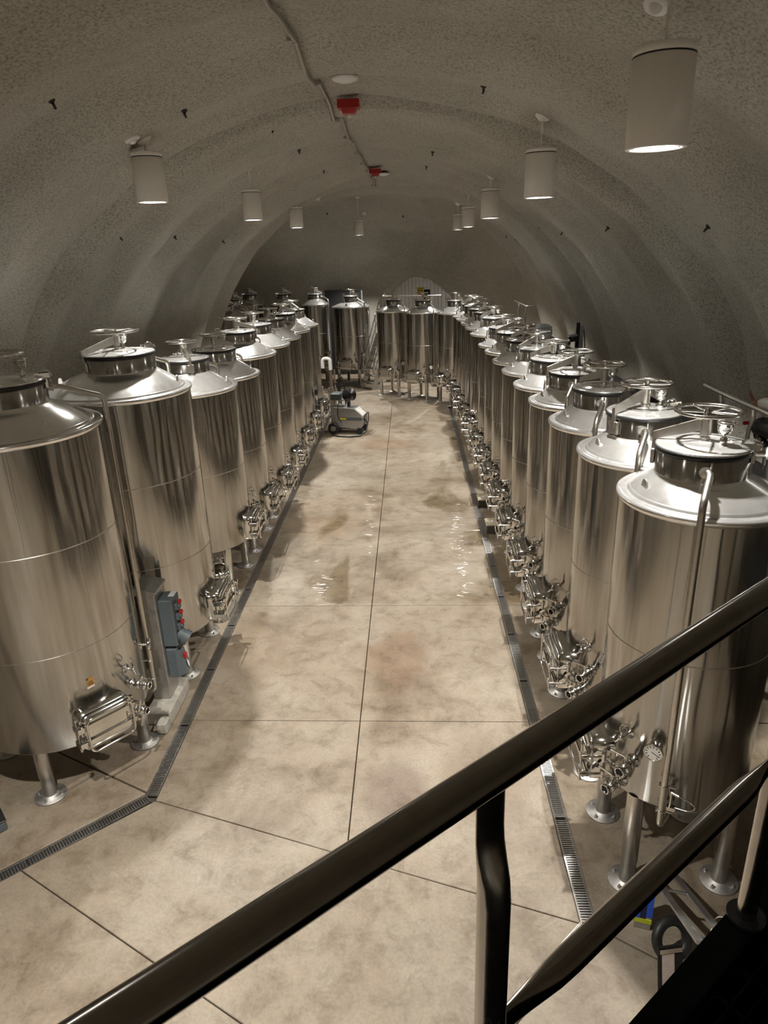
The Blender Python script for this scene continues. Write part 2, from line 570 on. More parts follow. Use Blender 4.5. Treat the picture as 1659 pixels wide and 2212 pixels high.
# right of the right drain
slabs.append([(XRo, 3.56), (5.6, 0.68), (5.6, 5.73), (XRo, ry(ROWS[0], XRo))])
slabs.append([(XRo, 3.55), (-3.75, -1.3), (-3.75, -6), (5.6, -6), (5.6, 0.67)])
slabs.append([(-6.35, 1.3), (-6.35, -6), (-3.76, -6), (-3.76, -1.2)])
for a, b in zip(ROWS, ROWS[1:] + [21.2]):
    slabs.append([(XRo, ry(a, XRo)), (5.6, ry(a, 5.6)), (5.6, ry(b, 5.6) if b < 21 else b), (XRo, ry(b, XRo) if b < 21 else b)])
# left of the left drain
slabs.append([(XLo, 4.86), (-6.3, 6.83), (-6.3, 1.36), (-3.26, 4.09)])
slabs.append([(XLo, 4.87), (XLo, ry(ROWS[1], XLo)), (-6.3, ry(ROWS[1], -6.3)), (-6.3, 6.84)])
for a, b in zip(ROWS[1:], ROWS[2:] + [21.2]):
    slabs.append([(-6.3, ry(a, -6.3)), (XLo, ry(a, XLo)), (XLo, ry(b, XLo) if b < 21 else b), (-6.3, ry(b, -6.3) if b < 21 else b)])
for poly in slabs:
    ar = sum(poly[i - 1][0] * poly[i][1] - poly[i][0] * poly[i - 1][1] for i in range(len(poly)))
    if ar < 0:
        poly = poly[::-1]
    n = len(poly)
    ins = []
    for i in range(n):      # pull the edges in by half the joint
        p0, p1, p2 = Vector(poly[i - 1]), Vector(poly[i]), Vector(poly[(i + 1) % n])
        d1, d2 = (p1 - p0).normalized(), (p2 - p1).normalized()
        n1, n2 = Vector((-d1.y, d1.x)), Vector((-d2.y, d2.x))
        h = n1 + n2
        h = h / max(0.4, h.dot(n1))
        ins.append(tuple(p1 + h * 0.0045))
    put('floor_slab', MB().prism(ins, -0.10, 0.0, bev=0.004), M['floor'], floor)

# ------------------------------------------------------------------ trench drains
slat_me = MB().box((-0.043, -0.006, -0.006), (0.043, 0.006, 0.0)).mesh('slat', M['grate'])

def drain(name, label, legs, single):
    """legs: list of (start, end) along the centre line; single(k, i): whether the slats of panel i of leg k are separate"""
    t = thing(name, label, 'drain', (0, 0, 0))
    ch = MB()
    fr = MB()
    for k, (a, b) in enumerate(legs):
        a, b = Vector((*a, 0)), Vector((*b, 0))
        L = (b - a).length
        d = (b - a) / L
        mt = Matrix.Translation(a) @ Matrix.Rotation(math.atan2(d.y, d.x) - PI / 2, 4, 'Z')
        ch.box((-0.05, 0, -0.115), (0.05, L, -0.028), mt)
        for s in (-1, 1):
            fr.box((s * 0.0525 - 0.0035, 0, -0.03), (s * 0.0525 + 0.0035, L, 0.002), mt)
            fr.box((s * 0.0445 - 0.003, 0, -0.03), (s * 0.0445 + 0.003, L, -0.0005), mt)
        npan = max(1, round(L / 1.0))
        pl = L / npan
        for i in range(npan):
            p = MB()
            p.box((-0.041, i * pl + 0.003, -0.012), (0.041, i * pl + 0.016, 0.0), mt)
            p.box((-0.041, (i + 1) * pl - 0.016, -0.012), (0.041, (i + 1) * pl - 0.003, 0.0), mt)
            ys = [i * pl + 0.03 + j * 0.0215 for j in range(int((pl - 0.05) / 0.0215))]
            sep = single(k, i)
            if not sep:
                for y in ys:
                    p.box((-0.042, y - 0.006, -0.006), (0.042, y + 0.006, 0.0), mt)
            po = put('grate_panel', p, M['grate'], t)
            if sep:
                for y in ys:
                    so = put('slat', slat_me, None, po, mt @ Vector((0, y, 0)), (0, 0, math.atan2(d.y, d.x) - PI / 2))
    put('channel', ch, M['dark'], t)
    put('edge_frame', fr, M['grate'], t)
    return t

drain('trench_drain', 'slotted steel trench drain along the right tanks, bending under the near railing',
      [((1.18, 3.60), (1.18, 20.4)), ((1.165, 3.565), (-3.68, -1.15))], lambda k, i: (k == 0 and i < 3) or (k == 1 and i < 2))
drain('trench_drain', 'slotted steel trench drain along the left tanks, bending at the nearest left tank',
      [((-2.39, 4.83), (-2.39, 21.0)), ((-2.405, 4.80), (-6.2, 1.24))], lambda k, i: k == 0 and i < 2 or (k == 1 and i < 1))

# ------------------------------------------------------------------ cave shell
CX, AX, Z0, BZ = -0.55, 5.5, 0.25, 5.98
YA, YT, PE = 23.0, 4.8, 3.5
def relief(y, th):
    c, s_ = math.cos(th), math.sin(th)
    p = Vector((c * 5, y, s_ * 5))
    d = 0.115 * math.sin(2 * PI * (y + 0.5 * noise.noise(p * 0.25)) / 2.1 + 0.6) * (0.4 + 0.6 * abs(c))
    d += 0.050 * math.sin(2 * PI * (y + 0.8 * noise.noise(p * 0.4 + Vector((9, 0, 0)))) / 0.93) * (0.25 + 0.75 * abs(c)) * (0.6 + 0.8 * noise.noise(Vector((c * 2, y * 0.7, s_ * 2 + 11))))
    d += 0.12 * noise.noise(Vector((c * 1.6 + 3, y * 0.55, s_ * 1.6)))
    d += 0.045 * noise.noise(Vector((c * 4, y * 1.6, s_ * 4 + 7)))
    d += 0.018 * noise.noise(Vector((c * 13, y * 3.2, s_ * 13 + 2)))
    # cold joint between two shotcrete lifts
    yj = 9.55 + 0.10 * noise.noise(Vector((c * 3, 1.7, s_ * 3)))
    g = math.exp(-((y - yj) / 0.12) ** 2)
    d += g * (0.18 + 0.07 * noise.noise(Vector((c * 18, y * 9, s_ * 18)))) * (0.35 + 0.65 * abs(c))
    if y > yj:
        d -= 0.13 * math.exp(-(y - yj) / 1.0)
    for yr in (18.0, 20.4):
        d -= 0.10 * math.exp(-((y - yr) / 0.45) ** 2)
    return d

def shell_pt(y0, i, n):
    th = PI * i / n
    if y0 <= YA:
        y, s = y0, 1.0
    else:
        q = (y0 - YA) / YT
        y, s = y0, max(0.0, 1 - q ** PE) ** (1 / PE)
    ax = AX
    if math.cos(th) < 0 and y > 20.6:       # side chamber opening on the left
        k = min(1.0, (y - 20.6) / 0.5)
        ax = AX + 4.0 * k * k * (3 - 2 * k)
    d = relief(y, th) * (1.0 if s > 0.5 else s * 2)
    c, sn = math.cos(th), math.sin(th)
    x = CX + (ax * s + d) * c
    z = Z0 + (BZ * s + d) * sn
    return Vector((x, y, z))

NTH = 132
ys = []
y = -6.0
while y < YA:
    ys.append(y)
    y += 0.05 if 9.2 < y < 9.95 else 0.14
nA = 40
ys += [YA + YT * math.sin(PI / 2 * i / nA) for i in range(nA + 1)]
verts, faces = [], []
for y in ys:
    verts.append(shell_pt(y, 0, NTH) * 1.0)
    verts[-1].z = -0.05
    for i in range(NTH + 1):
        verts.append(shell_pt(y, i, NTH))
    v = shell_pt(y, NTH, NTH) * 1.0
    v.z = -0.05
    verts.append(v)
rowlen = NTH + 3
# tunnel in the end wall
TX, TZ, TR, TY = 0.05, 2.05, 1.43, 27.25
TAX = Vector((0.46, 1.0, 0)).normalized()
_all = [(j * rowlen + i, j * rowlen + rowlen + i, j * rowlen + rowlen + i + 1, j * rowlen + i + 1) for j in range(len(ys) - 1) for i in range(rowlen - 1)]
SOLID = BVHTree.FromPolygons([tuple(v) for v in verts], _all)
def tun_off(p):
    t = (p.y - TY) / TAX.y
    q = Vector((p.x - TX - TAX.x * t, 0, max(0.0, p.z - TZ)))
    return math.hypot(q.x, q.z)
for j in range(len(ys) - 1):
    for i in range(rowlen - 1):
        a = j * rowlen + i
        f = (a, a + rowlen, a + rowlen + 1, a + 1)
        c = (verts[f[0]] + verts[f[2]]) / 2
        if c.y > 25.5 and tun_off(c) < TR + 0.10:
            continue
        faces.append(f)
full = bpy.data.meshes.new('shell')
full.from_pydata(verts, [], faces)
full.update()
vn = [v.normal.copy() for v in full.vertices]
CAVE = BVHTree.FromPolygons([tuple(v) for v in verts], faces)
def sort_face(f):
    c = (verts[f[0]] + verts[f[2]]) / 2
    if c.y > YA + 2.2:
        return 'wall_back'
    if c.z > 3.4:
        return 'ceiling'
    return 'wall_left' if c.x < CX else 'wall_right'
bins = {}
for f in faces:
    bins.setdefault(sort_face(f), []).append(f)
for nm, fs in bins.items():
    used = sorted({i for f in fs for i in f})
    ix = {v: k for k, v in enumerate(used)}
    me = bpy.data.meshes.new(nm)
    me.from_pydata([tuple(verts[i]) for i in used], [], [tuple(ix[i] for i in f) for f in fs])
    me.polygons.foreach_set('use_smooth', [True] * len(fs))
    me.update()
    me.normals_split_custom_set_from_vertices([tuple(vn[i]) for i in used])
    me.materials.append(M['rock'])
    o = bpy.data.objects.new(nm, me)
    COL.objects.link(o)
    structure(o)
bpy.data.meshes.remove(full)
# closing wall behind the landing
structure(put('wall_front', MB().box((-7, -6.2, -0.05), (6, -6.0, 6.6)), M['rock']))

def on_cave(x, y, z=None):
    """surface point and inward normal of the cave outwards from its axis towards (x, y, z); straight up if z is None"""
    if z is None:
        o, d = Vector((x, y, 3.0)), Vector((0, 0, 1))
    else:
        o = Vector((CX, min(y, 24.0), 1.2))
        d = (Vector((x, y, z)) - o).normalized()
    h, n, _, _ = CAVE.ray_cast(o, d)
    if h is None:
        return Vector((x, y, z or 6)), Vector((0, 0, -1))
    if n.dot(d) > 0:
        n = -n
    return h, n

# tunnel mouth and door in the end wall
tun = structure(thing('door_1', None or 'arched tunnel mouth in the end wall closed by white boarding', 'door', (0, 0, 0)))
del tun['category']
ax = TAX
mt = Matrix(((ax.y, ax.x, 0, TX), (-ax.x, ax.y, 0, TY), (0, 0, 1, 0), (0, 0, 0, 1)))
rv, cl_ = MB(), MB()
na = 40
def arch(r, zb=-0.05):
    return [(-r, zb), (-r, TZ * 0.5)] + [(-r * math.cos(PI * k / na), TZ + r * math.sin(PI * k / na)) for k in range(na + 1)] + [(r, TZ * 0.5), (r, zb)]
def on_wall(x, z, back):
    o = mt @ Vector((x, 0, max(z, 0.02)))
    h, _, _, _ = SOLID.ray_cast(o - TAX * 6, TAX)
    h = h if h is not None else o
    h.z = z
    return h - TAX * back
A = arch(TR)
F0 = [on_wall(x, z, 0.02) for x, z in A]
F1 = [on_wall(x, z, 0.012) for x, z in arch(TR + 0.32)]
BK = [mt @ Vector((x, 1.9, z)) for x, z in A]
m_ = len(A)
rv.add(F0 + BK, [(i, m_ + i, m_ + i + 1, i + 1) for i in range(m_ - 1)], True)
cl_.add(F0 + F1, [(i, i + 1, m_ + i + 1, m_ + i) for i in range(m_ - 1)], True)
put('collar', cl_, M['rock'], tun)
put('reveal', rv, M['reveal'], tun)
bd = 0.155
k = 0
x = -TR
while x < TR - 0.01:
    x1 = min(TR, x + bd)
    h0 = TZ + math.sqrt(max(0.0, TR ** 2 - x ** 2))
    h1 = TZ + math.sqrt(max(0.0, TR ** 2 - x1 ** 2))
    b = MB()
    g = 0.008
    b.add([mt @ Vector(p) for p in [(x + g, 0.95, 0), (x1 - g, 0.95, 0), (x1 - g, 0.95, h1), (x + g, 0.95, h0), (x + g, 1.0, 0), (x1 - g, 1.0, 0), (x1 - g, 1.0, h1), (x + g, 1.0, h0)]],
          [(0, 1, 2, 3), (7, 6, 5, 4), (0, 3, 7, 4), (1, 5, 6, 2), (3, 2, 6, 7)])
    put('door_board', b, M['door'], tun)
    x = x1
bk = MB()
P = arch(TR - 0.005)
bk.add([mt @ Vector((x, 0.99, z)) for x, z in P], [tuple(range(len(P)))])
put('backing', bk, M['joint'], tun)
wn = put('door_window', MB().box((0.17, 0.90, 2.52), (0.42, 0.945, 3.0), mt), M['dark'], tun)
put('window_trim', MB().box((0.13, 0.925, 2.48), (0.46, 0.949, 3.04), mt), M['door'], tun)
sg = thing('caution_sign', 'yellow caution notice taped on the white tunnel boarding', 'sign', mt @ Vector((0.02, 0.935, 2.92)), math.atan2(ax.y, ax.x) - PI / 2)
put('board', MB().box((-0.155, 0, -0.16), (0.155, 0.012, 0.16)), M['yellow'], sg)

def text(body, size, mat, parent, loc, rot, name='lettering', depth=0.0015):
    cu = bpy.data.curves.new(name, 'FONT')
    cu.body = body
    cu.size = size
    cu.extrude = depth
    cu.align_x = 'CENTER'
    cu.align_y = 'CENTER'
    tmp = bpy.data.objects.new(name, cu)
    COL.objects.link(tmp)
    dg = bpy.context.evaluated_depsgraph_get()
    me = bpy.data.meshes.new_from_object(tmp.evaluated_get(dg))
    me.materials.clear()
    me.materials.append(mat)
    bpy.data.objects.remove(tmp)
    o = bpy.data.objects.new(name, me)
    COL.objects.link(o)
    o.parent = parent
    o.location = loc
    o.rotation_euler = rot
    return o
text('CAUTION', 0.062, M['print'], sg, (0, -0.003, 0.115), (PI / 2, 0, 0))
for zz, hw in ((0.045, 0.125), (-0.025, 0.11), (-0.1, 0.08)):
    ln = MB()
    xx = -hw
    while xx < hw:
        wd = random.uniform(0.02, 0.045)
        ln.box((xx, -0.002, zz - 0.019), (min(hw, xx + wd), 0.001, zz + 0.019))
        xx += wd + 0.012
    stuff(put('print_line', ln, M['print'], sg))

# black panel leaning at the end wall
bp = thing('black_screen', 'large black rectangular panel against the end wall behind the far tanks', 'panel', (-2.44, 27.05, 0), 0.0)
put('sheet', MB().box((-0.70, 0, 0), (0.66, 0.05, 3.08)), M['blacksteel'], bp)
put('edge_strip', MB().box((0.66, -0.03, 0), (0.71, 0.06, 3.10)), M['galv'], bp)
put('top_strip', MB().box((-0.72, -0.02, 3.08), (0.66, 0.06, 3.14)), M['blacksteel'], bp)

# ------------------------------------------------------------------ wine tanks
_cache = {}
def cached(key, fn, mat):
    if key not in _cache:
        _cache[key] = fn().mesh(key[0], mat)
    return _cache[key]

def pol(rad, az, z=0.0):
    return Vector((rad * math.cos(R(az)), rad * math.sin(R(az)), z))

def az_frame(az, z=0.0, rad=0.0):
    """local frame on the shell: x outwards, y counter-clockwise, z up"""
    return Matrix.Translation(pol(rad, az, z)) @ Matrix.Rotation(R(az), 4, 'Z')

def rrect(hy, hz, rc, n=4):
    pts = []
    for cy_, cz_, a0 in ((hy - rc, hz - rc, 0), (-(hy - rc), hz - rc, 90), (-(hy - rc), -(hz - rc), 180), (hy - rc, -(hz - rc), 270)):
        for k in range(n + 1):
            a = R(a0 + 90 * k / n)
            pts.append((cy_ + rc * math.cos(a), cz_ + rc * math.sin(a)))
    return pts

def m_shell(r, h, n):
    return MB().lathe([(0.001, -0.03), (r * 0.5, -0.022), (r - 0.012, -0.002), (r - 0.002, 0.004), (r, 0.012), (r, h - 0.035)], n)

def m_rim(r, h, n):
    return MB().lathe([(r - 0.001, h - 0.037), (r + 0.013, h - 0.022), (r + 0.019, h - 0.006), (r + 0.016, h + 0.006), (r - 0.02, h + 0.013), (r - 0.045, h + 0.012), (r - 0.052, h + 0.016), (r - 0.056, h + 0.028), (r - 0.07, h + 0.034)], n)

def m_cone(r, h, rn, hc, off, n):
    prof = [(r - 0.069, h + 0.0335)]
    for k in range(1, 7):
        t = k / 6
        prof.append(((r - 0.07) * (1 - t) + (rn + 0.012) * t, h + 0.034 + (hc - 0.034) * (t ** 0.92)))
    prof += [(rn + 0.004, h + hc + 0.008), (rn - 0.002, h + hc + 0.016)]
    b = MB().lathe(prof, n)
    out = []
    for v in b.v:
        rad = math.hypot(v[0], v[1])
        t = 1 - min(1, max(0, (rad - rn) / (r - 0.07 - rn)))
        out.append((v[0] + off * t, v[1], v[2]))
    b.v = out
    return b

def m_neck(rn, z0, z1, n):
    return MB().lathe([(rn, z0), (rn, z1), (rn - 0.004, z1 + 0.002), (rn - 0.01, z1)], n)

def m_lid(rn, n):
    return MB().lathe([(rn + 0.006, -0.006), (rn + 0.010, 0.002), (rn + 0.002, 0.010), (rn - 0.02, 0.012), (rn * 0.62, 0.020), (rn * 0.60, 0.026), (rn * 0.58, 0.026), (rn * 0.56, 0.021), (rn * 0.3, 0.032), (0.001, 0.035)], n)

def m_wheel(rw, n):
    b = MB().torus((0, 0, 0), rw, 0.0115, n, 8)
    for k in range(5):
        a = 2 * PI * k / 5 + 0.4
        b.cyl((0.012 * math.cos(a), 0.012 * math.sin(a), -0.006), (rw * math.cos(a), rw * math.sin(a), 0), 0.0075, 6, caps=False)
    b.cyl((0, 0, -0.03), (0, 0, 0.022), 0.024, 12)
    return b

def m_arm(rn, h):
    # pressed blade rising from the rim of the lid to the hub, its strap over the neck
    b = MB()
    poly = [(-rn - 0.03, -0.10), (-rn - 0.012, -0.10), (-rn - 0.012, 0.012), (-0.04, h - 0.115), (0.03, h - 0.115), (0.03, h - 0.045), (-0.05, h - 0.04), (-rn - 0.03, 0.055)]
    b.prism(poly, -0.016, 0.016, Matrix(((1, 0, 0, 0), (0, 0, 1, 0), (0, 1, 0, 0), (0, 0, 0, 1))))
    b.cyl((0, 0, h - 0.135), (0, 0, h - 0.03), 0.034, 14)
    b.cyl((0, 0, 0.03), (0, 0, 0.05), 0.03, 12)
    b.box((-rn - 0.028, -0.045, -0.15), (-rn - 0.001, 0.045, -0.05), None, 0.004)
    return b

def m_hinge(rn):
    b = MB()
    b.box((rn - 0.07, -0.05, 0.012), (rn + 0.045, -0.036, 0.045))
    b.box((rn - 0.07, 0.036, 0.012), (rn + 0.045, 0.05, 0.045))
    b.box((rn, -0.055, -0.07), (rn + 0.02, 0.055, 0.0))
    b.cyl((rn + 0.035, -0.065, 0.022), (rn + 0.035, 0.065, 0.022), 0.011, 8)
    b.tube(arc((rn - 0.005, 0.0, 0.012), 0.055, 0, PI, 8, Vector((1, 0, 0)), Vector((0, 0, 1))), 0.006, 6)
    return b

def m_relief():
    return MB().lathe([(0.001, 0), (0.022, 0), (0.022, 0.045), (0.012, 0.05), (0.012, 0.065), (0.034, 0.075), (0.045, 0.10), (0.046, 0.135), (0.053, 0.137), (0.053, 0.147), (0.042, 0.152), (0.001, 0.155)], 18)

def m_eye():
    b = MB()
    pts = []
    for k in range(13):
        a = PI * k / 12
        pts.append((0.032 * math.cos(a), 0.03 + 0.032 * math.sin(a)))
    pts = [(0.05, -0.012)] + pts + [(-0.05, -0.012)]
    hole = [(0.014 * math.cos(2 * PI * k / 12), 0.034 + 0.014 * math.sin(2 * PI * k / 12)) for k in range(12)]
    n = len(pts)
    for x0, x1 in ((-0.005, 0.005),):
        vs = [(x0, y, z) for y, z in pts] + [(x1, y, z) for y, z in pts]
        b.add(vs, [tuple(range(n - 1, -1, -1)), tuple(range(n, 2 * n))] + [(i, (i + 1) % n, n + (i + 1) % n, n + i) for i in range(n)])
        vs = [(x0 - 0.0006, y, z) for y, z in hole]
        b.add(vs, [tuple(range(12))])
        vs = [(x1 + 0.0006, y, z) for y, z in hole]
        b.add(vs, [tuple(range(11, -1, -1))])
    return b

def m_vent(r, rn, h, hc, hn, off):
    """pipe from the neck over the rim and down the shell, z measured from the shell's foot"""
    a0, a1 = 72, 66
    p0 = pol(rn, a0, h + hc + hn * 0.55) + Vector((off, 0, 0))
    p1 = pol(rn + 0.075, a0 + 4, h + hc + hn * 0.55) + Vector((off, 0, 0))
    p2 = pol(r + 0.055, a1, h + hc * 0.75 + 0.02)
    p3 = pol(r + 0.052, a1, 0.30)
    p4 = pol(r + 0.05, a1, -0.115)
    p5 = pol(r - 0.10, a1 + 6, -0.125)
    p6 = pol(r - 0.22, a1 + 3, -0.02)
    return MB().tube(fillet([p0, p1, p2, p3, p4, p5, p6], 0.055, 5), 0.022, 10)

def m_pclamp(r, rn, h, hc, hn, off):
    b = MB()
    p0 = pol(rn, 72, h + hc + hn * 0.55) + Vector((off, 0, 0))
    d = pol(1, 72)
    b.cyl(p0 - d * 0.005, p0 + d * 0.03, 0.030, 12)
    b.cyl(p0 + d * 0.030, p0 + d * 0.042, 0.036, 12)
    s = d.cross(Vector((0, 0, 1)))
    b.cyl(p0 + d * 0.036 - s * 0.03 + Vector((0, 0, 0.02)), p0 + d * 0.036 - s * 0.03 + Vector((0, 0, 0.06)), 0.008, 6)
    return b

def m_bracket():
    b = MB()
    b.cyl((0.0, 0, 0), (0.05, 0, 0), 0.007, 8)
    b.torus((0, 0, 0), 0.024, 0.006, 14, 6, Matrix.Translation((0.052, 0, 0)))
    b.cyl((0.03, -0.03, 0), (0.075, -0.03, 0), 0.006, 6)
    b.cyl((0.05, 0.02, 0.0), (0.05, 0.07, 0.0), 0.011, 8)
    return b

def m_gauge():
    # little sight valve beside the pipe with a hanging loop of line
    b = MB()
    b.cyl((0.04, 0.05, 0.0), (0.04, 0.05, 0.13), 0.010, 8)
    b.cyl((0.04, 0.05, 0.13), (0.06, 0.10, 0.13), 0.012, 8)
    b.tube(fillet([(0.06, 0.10, 0.13), (0.07, 0.17, 0.115), (0.07, 0.21, 0.08), (0.07, 0.17, 0.035), (0.05, 0.08, 0.02)], 0.05, 5), 0.005, 6)
    b.box((0.025, 0.03, -0.012), (0.06, 0.085, 0.018))
    return b

DW, DH, DD = 0.235, 0.185, 0.105     # manway: half width, half height, depth
def m_collar(r):
    b = MB()
    po, pi_ = rrect(DW, DH, 0.075, 5), rrect(DW - 0.026, DH - 0.026, 0.05, 5)
    n = len(po)
    vs = []
    for P, x in ((po, None), (po, DD), (pi_, DD), (pi_, None)):
        for y, z in P:
            sx = math.sqrt(max(0, r * r - y * y)) - r - 0.004
            vs.append((sx if x is None else x, y, z))
    fs = []
    for k in range(3):
        fs += [(k * n + i, k * n + (i + 1) % n, (k + 1) * n + (i + 1) % n, (k + 1) * n + i) for i in range(n)]
    b.add(vs, fs, True)
    return b

def m_leaf():
    b = MB()
    n = None
    rows = []
    for hy, hz, rc, x in ((DW - 0.012, DH - 0.012, 0.06, DD + 0.006), (DW - 0.012, DH - 0.012, 0.06, DD + 0.016), (DW - 0.05, DH - 0.05, 0.04, DD + 0.030), (DW - 0.09, DH - 0.09, 0.03, DD + 0.034)):
        rows.append([(x, y, z) for y, z in rrect(hy, hz, rc, 4)])
    n = len(rows[0])
    vs = [p for r_ in rows for p in r_]
    fs = []
    for k in range(3):
        fs += [(k * n + i, k * n + (i + 1) % n, (k + 1) * n + (i + 1) % n, (k + 1) * n + i) for i in range(n)]
    b.add(vs, fs, True)
    b.add(rows[3], [tuple(range(n))])
    b.add(rows[0], [tuple(range(n - 1, -1, -1))])
    return b

def m_bar():
    b = MB()
    b.box((DD + 0.030, -DW - 0.03, -0.024), (DD + 0.052, DW + 0.035, -0.017))
    b.box((DD + 0.030, -DW - 0.03, 0.017), (DD + 0.052, DW + 0.035, 0.024))
    b.box((DD + 0.046, -DW - 0.03, -0.024), (DD + 0.053, DW + 0.035, 0.024))
    b.box((DD - 0.05, -DW - 0.045, -0.026), (DD + 0.055, -DW - 0.018, 0.026), None, 0.004)
    return b

def m_loop():
    b = MB()
    pts = [(DD + 0.075, y, z) for y, z in rrect(DW - 0.03, DH - 0.02, 0.06, 4)]
    b.tube(pts, 0.0095, 8, closed=True)
    for s in (-1, 1):
        b.cyl((DD + 0.03, s * (DW - 0.03), 0.06), (DD + 0.075, s * (DW - 0.03), 0.06), 0.008, 6)
    return b

def m_wing():
    b = MB()
    y = DW + 0.032
    b.cyl((DD - 0.06, y, 0), (DD + 0.10, y, 0), 0.0095, 8)
    b.cyl((DD + 0.055, y, 0), (DD + 0.085, y, 0), 0.019, 10)
    b.cyl((DD + 0.09, y - 0.012, -0.055), (DD + 0.105, y + 0.008, 0.055), 0.008, 6)
    b.ball((DD + 0.09, y - 0.012, -0.055), 0.012, 8)
    b.cyl((DD - 0.065, y, -0.028), (DD - 0.065, y, 0.028), 0.017, 10)
    b.cyl((DD - 0.065, DW - 0.01, 0), (DD - 0.065, y, 0), 0.012, 8)
    return b

def m_pin():
    b = MB()
    b.cyl((DD - 0.02, -DW - 0.02, -DH + 0.02), (DD - 0.02, -DW - 0.02, DH - 0.02), 0.011, 8)
    return b

def m_valve():
    b = MB()
    b.lathe([(0.001, -0.01), (0.05, -0.01), (0.05, 0.004), (0.027, 0.008), (0.025, 0.055), (0.043, 0.057), (0.045, 0.063), (0.045, 0.07), (0.043, 0.076), (0.030, 0.078), (0.038, 0.088), (0.038, 0.108), (0.030, 0.118), (0.043, 0.120), (0.045, 0.128), (0.043, 0.135), (0.027, 0.137), (0.027, 0.165), (0.037, 0.167), (0.037, 0.180), (0.030, 0.181), (0.027, 0.178)], 18,
            Matrix.Rotation(PI / 2, 4, 'Y'))
    b.cyl((0.10, 0, 0.035), (0.10, 0, 0.085), 0.011, 8)
    b.cyl((0.128, -0.05, 0.0), (0.128, -0.03, 0.0), 0.008, 6)
    return b

def m_bore():
    return MB().lathe([(0.001, 0.172), (0.0268, 0.172)], 18, Matrix.Rotation(PI / 2, 4, 'Y'))

def m_lever():
    b = MB()
    b.cyl((0.10, 0.0, 0.08), (0.115, -0.12, 0.088), 0.0075, 8)
    b.cyl((0.10, 0.0, 0.072), (0.10, 0, 0.094), 0.016, 10)
    return b

def m_knob():
    b = MB()
    b.ball((0.116, -0.128, 0.0885), 0.0155, 10)
    return b

def m_tap():
    b = MB()
    b.lathe([(0.001, -0.01), (0.042, -0.01), (0.042, 0.003), (0.014, 0.006), (0.012, 0.075)], 14, Matrix.Rotation(PI / 2, 4, 'Y'))
    b.ball((0.085, 0, 0), 0.022, 10)
    b.cyl((0.085, 0, 0.0), (0.12, -0.02, -0.035), 0.009, 8)
    b.cyl((0.085, 0, 0.015), (0.085, 0, 0.05), 0.008, 8)
    b.cyl((0.055, 0.02, 0.052), (0.12, -0.03, 0.052), 0.006, 6)
    b.tube(arc((0.07, 0.012, 0.075), 0.035, 0, 2 * PI, 14, Vector((0.8, -0.6, 0)), Vector((0, 0, 1))), 0.004, 6)
    return b

def m_therm():
    return MB().lathe([(0.001, -0.01), (0.045, -0.01), (0.045, 0.002), (0.014, 0.004), (0.014, 0.05), (0.050, 0.052), (0.062, 0.058), (0.064, 0.078), (0.058, 0.082), (0.056, 0.076)], 26, Matrix.Rotation(PI / 2, 4, 'Y'))

def m_dial():
    return MB().lathe([(0.001, 0.0755), (0.057, 0.0755)], 26, Matrix.Rotation(PI / 2, 4, 'Y'))

def m_marks():
    b = MB()
    for k in range(11):
        a = R(-50 + 28 * k)
        c, s = math.cos(a), math.sin(a)
        mm = Matrix(((0, 0, 1, 0), (c, -s, 0, 0), (s, c, 0, 0), (0, 0, 0, 1)))
        b.box((0.037, -0.003, 0.0758), (0.049, 0.003, 0.0768), mm)
    mm = Matrix(((0, 0, 1, 0), (math.cos(R(-25)), -math.sin(R(-25)), 0, 0), (math.sin(R(-25)), math.cos(R(-25)), 0, 0), (0, 0, 0, 1)))
    b.box((-0.012, -0.0025, 0.0765), (0.042, 0.0025, 0.0775), mm)
    return b

def m_leg(rl, zb):
    zs = min(0.22, zb * 0.45)
    return MB().lathe([(rl * 0.93, 0.012), (rl * 0.93, zs), (rl * 1.0, zs + 0.003), (rl, zb + 0.012)], 20)

def m_foot(n):
    return MB().lathe([(0.001, 0.0), (0.135, 0.0), (0.137, 0.003), (0.137, 0.012), (0.134, 0.015), (0.075, 0.015), (0.068, 0.03), (0.001, 0.03)], n)

def m_fbolt():
    b = MB()
    b.cyl((0, 0, 0.014), (0, 0, 0.026), 0.013, 6)
    b.cyl((0, 0, 0.026), (0, 0, 0.042), 0.007, 6)
    return b

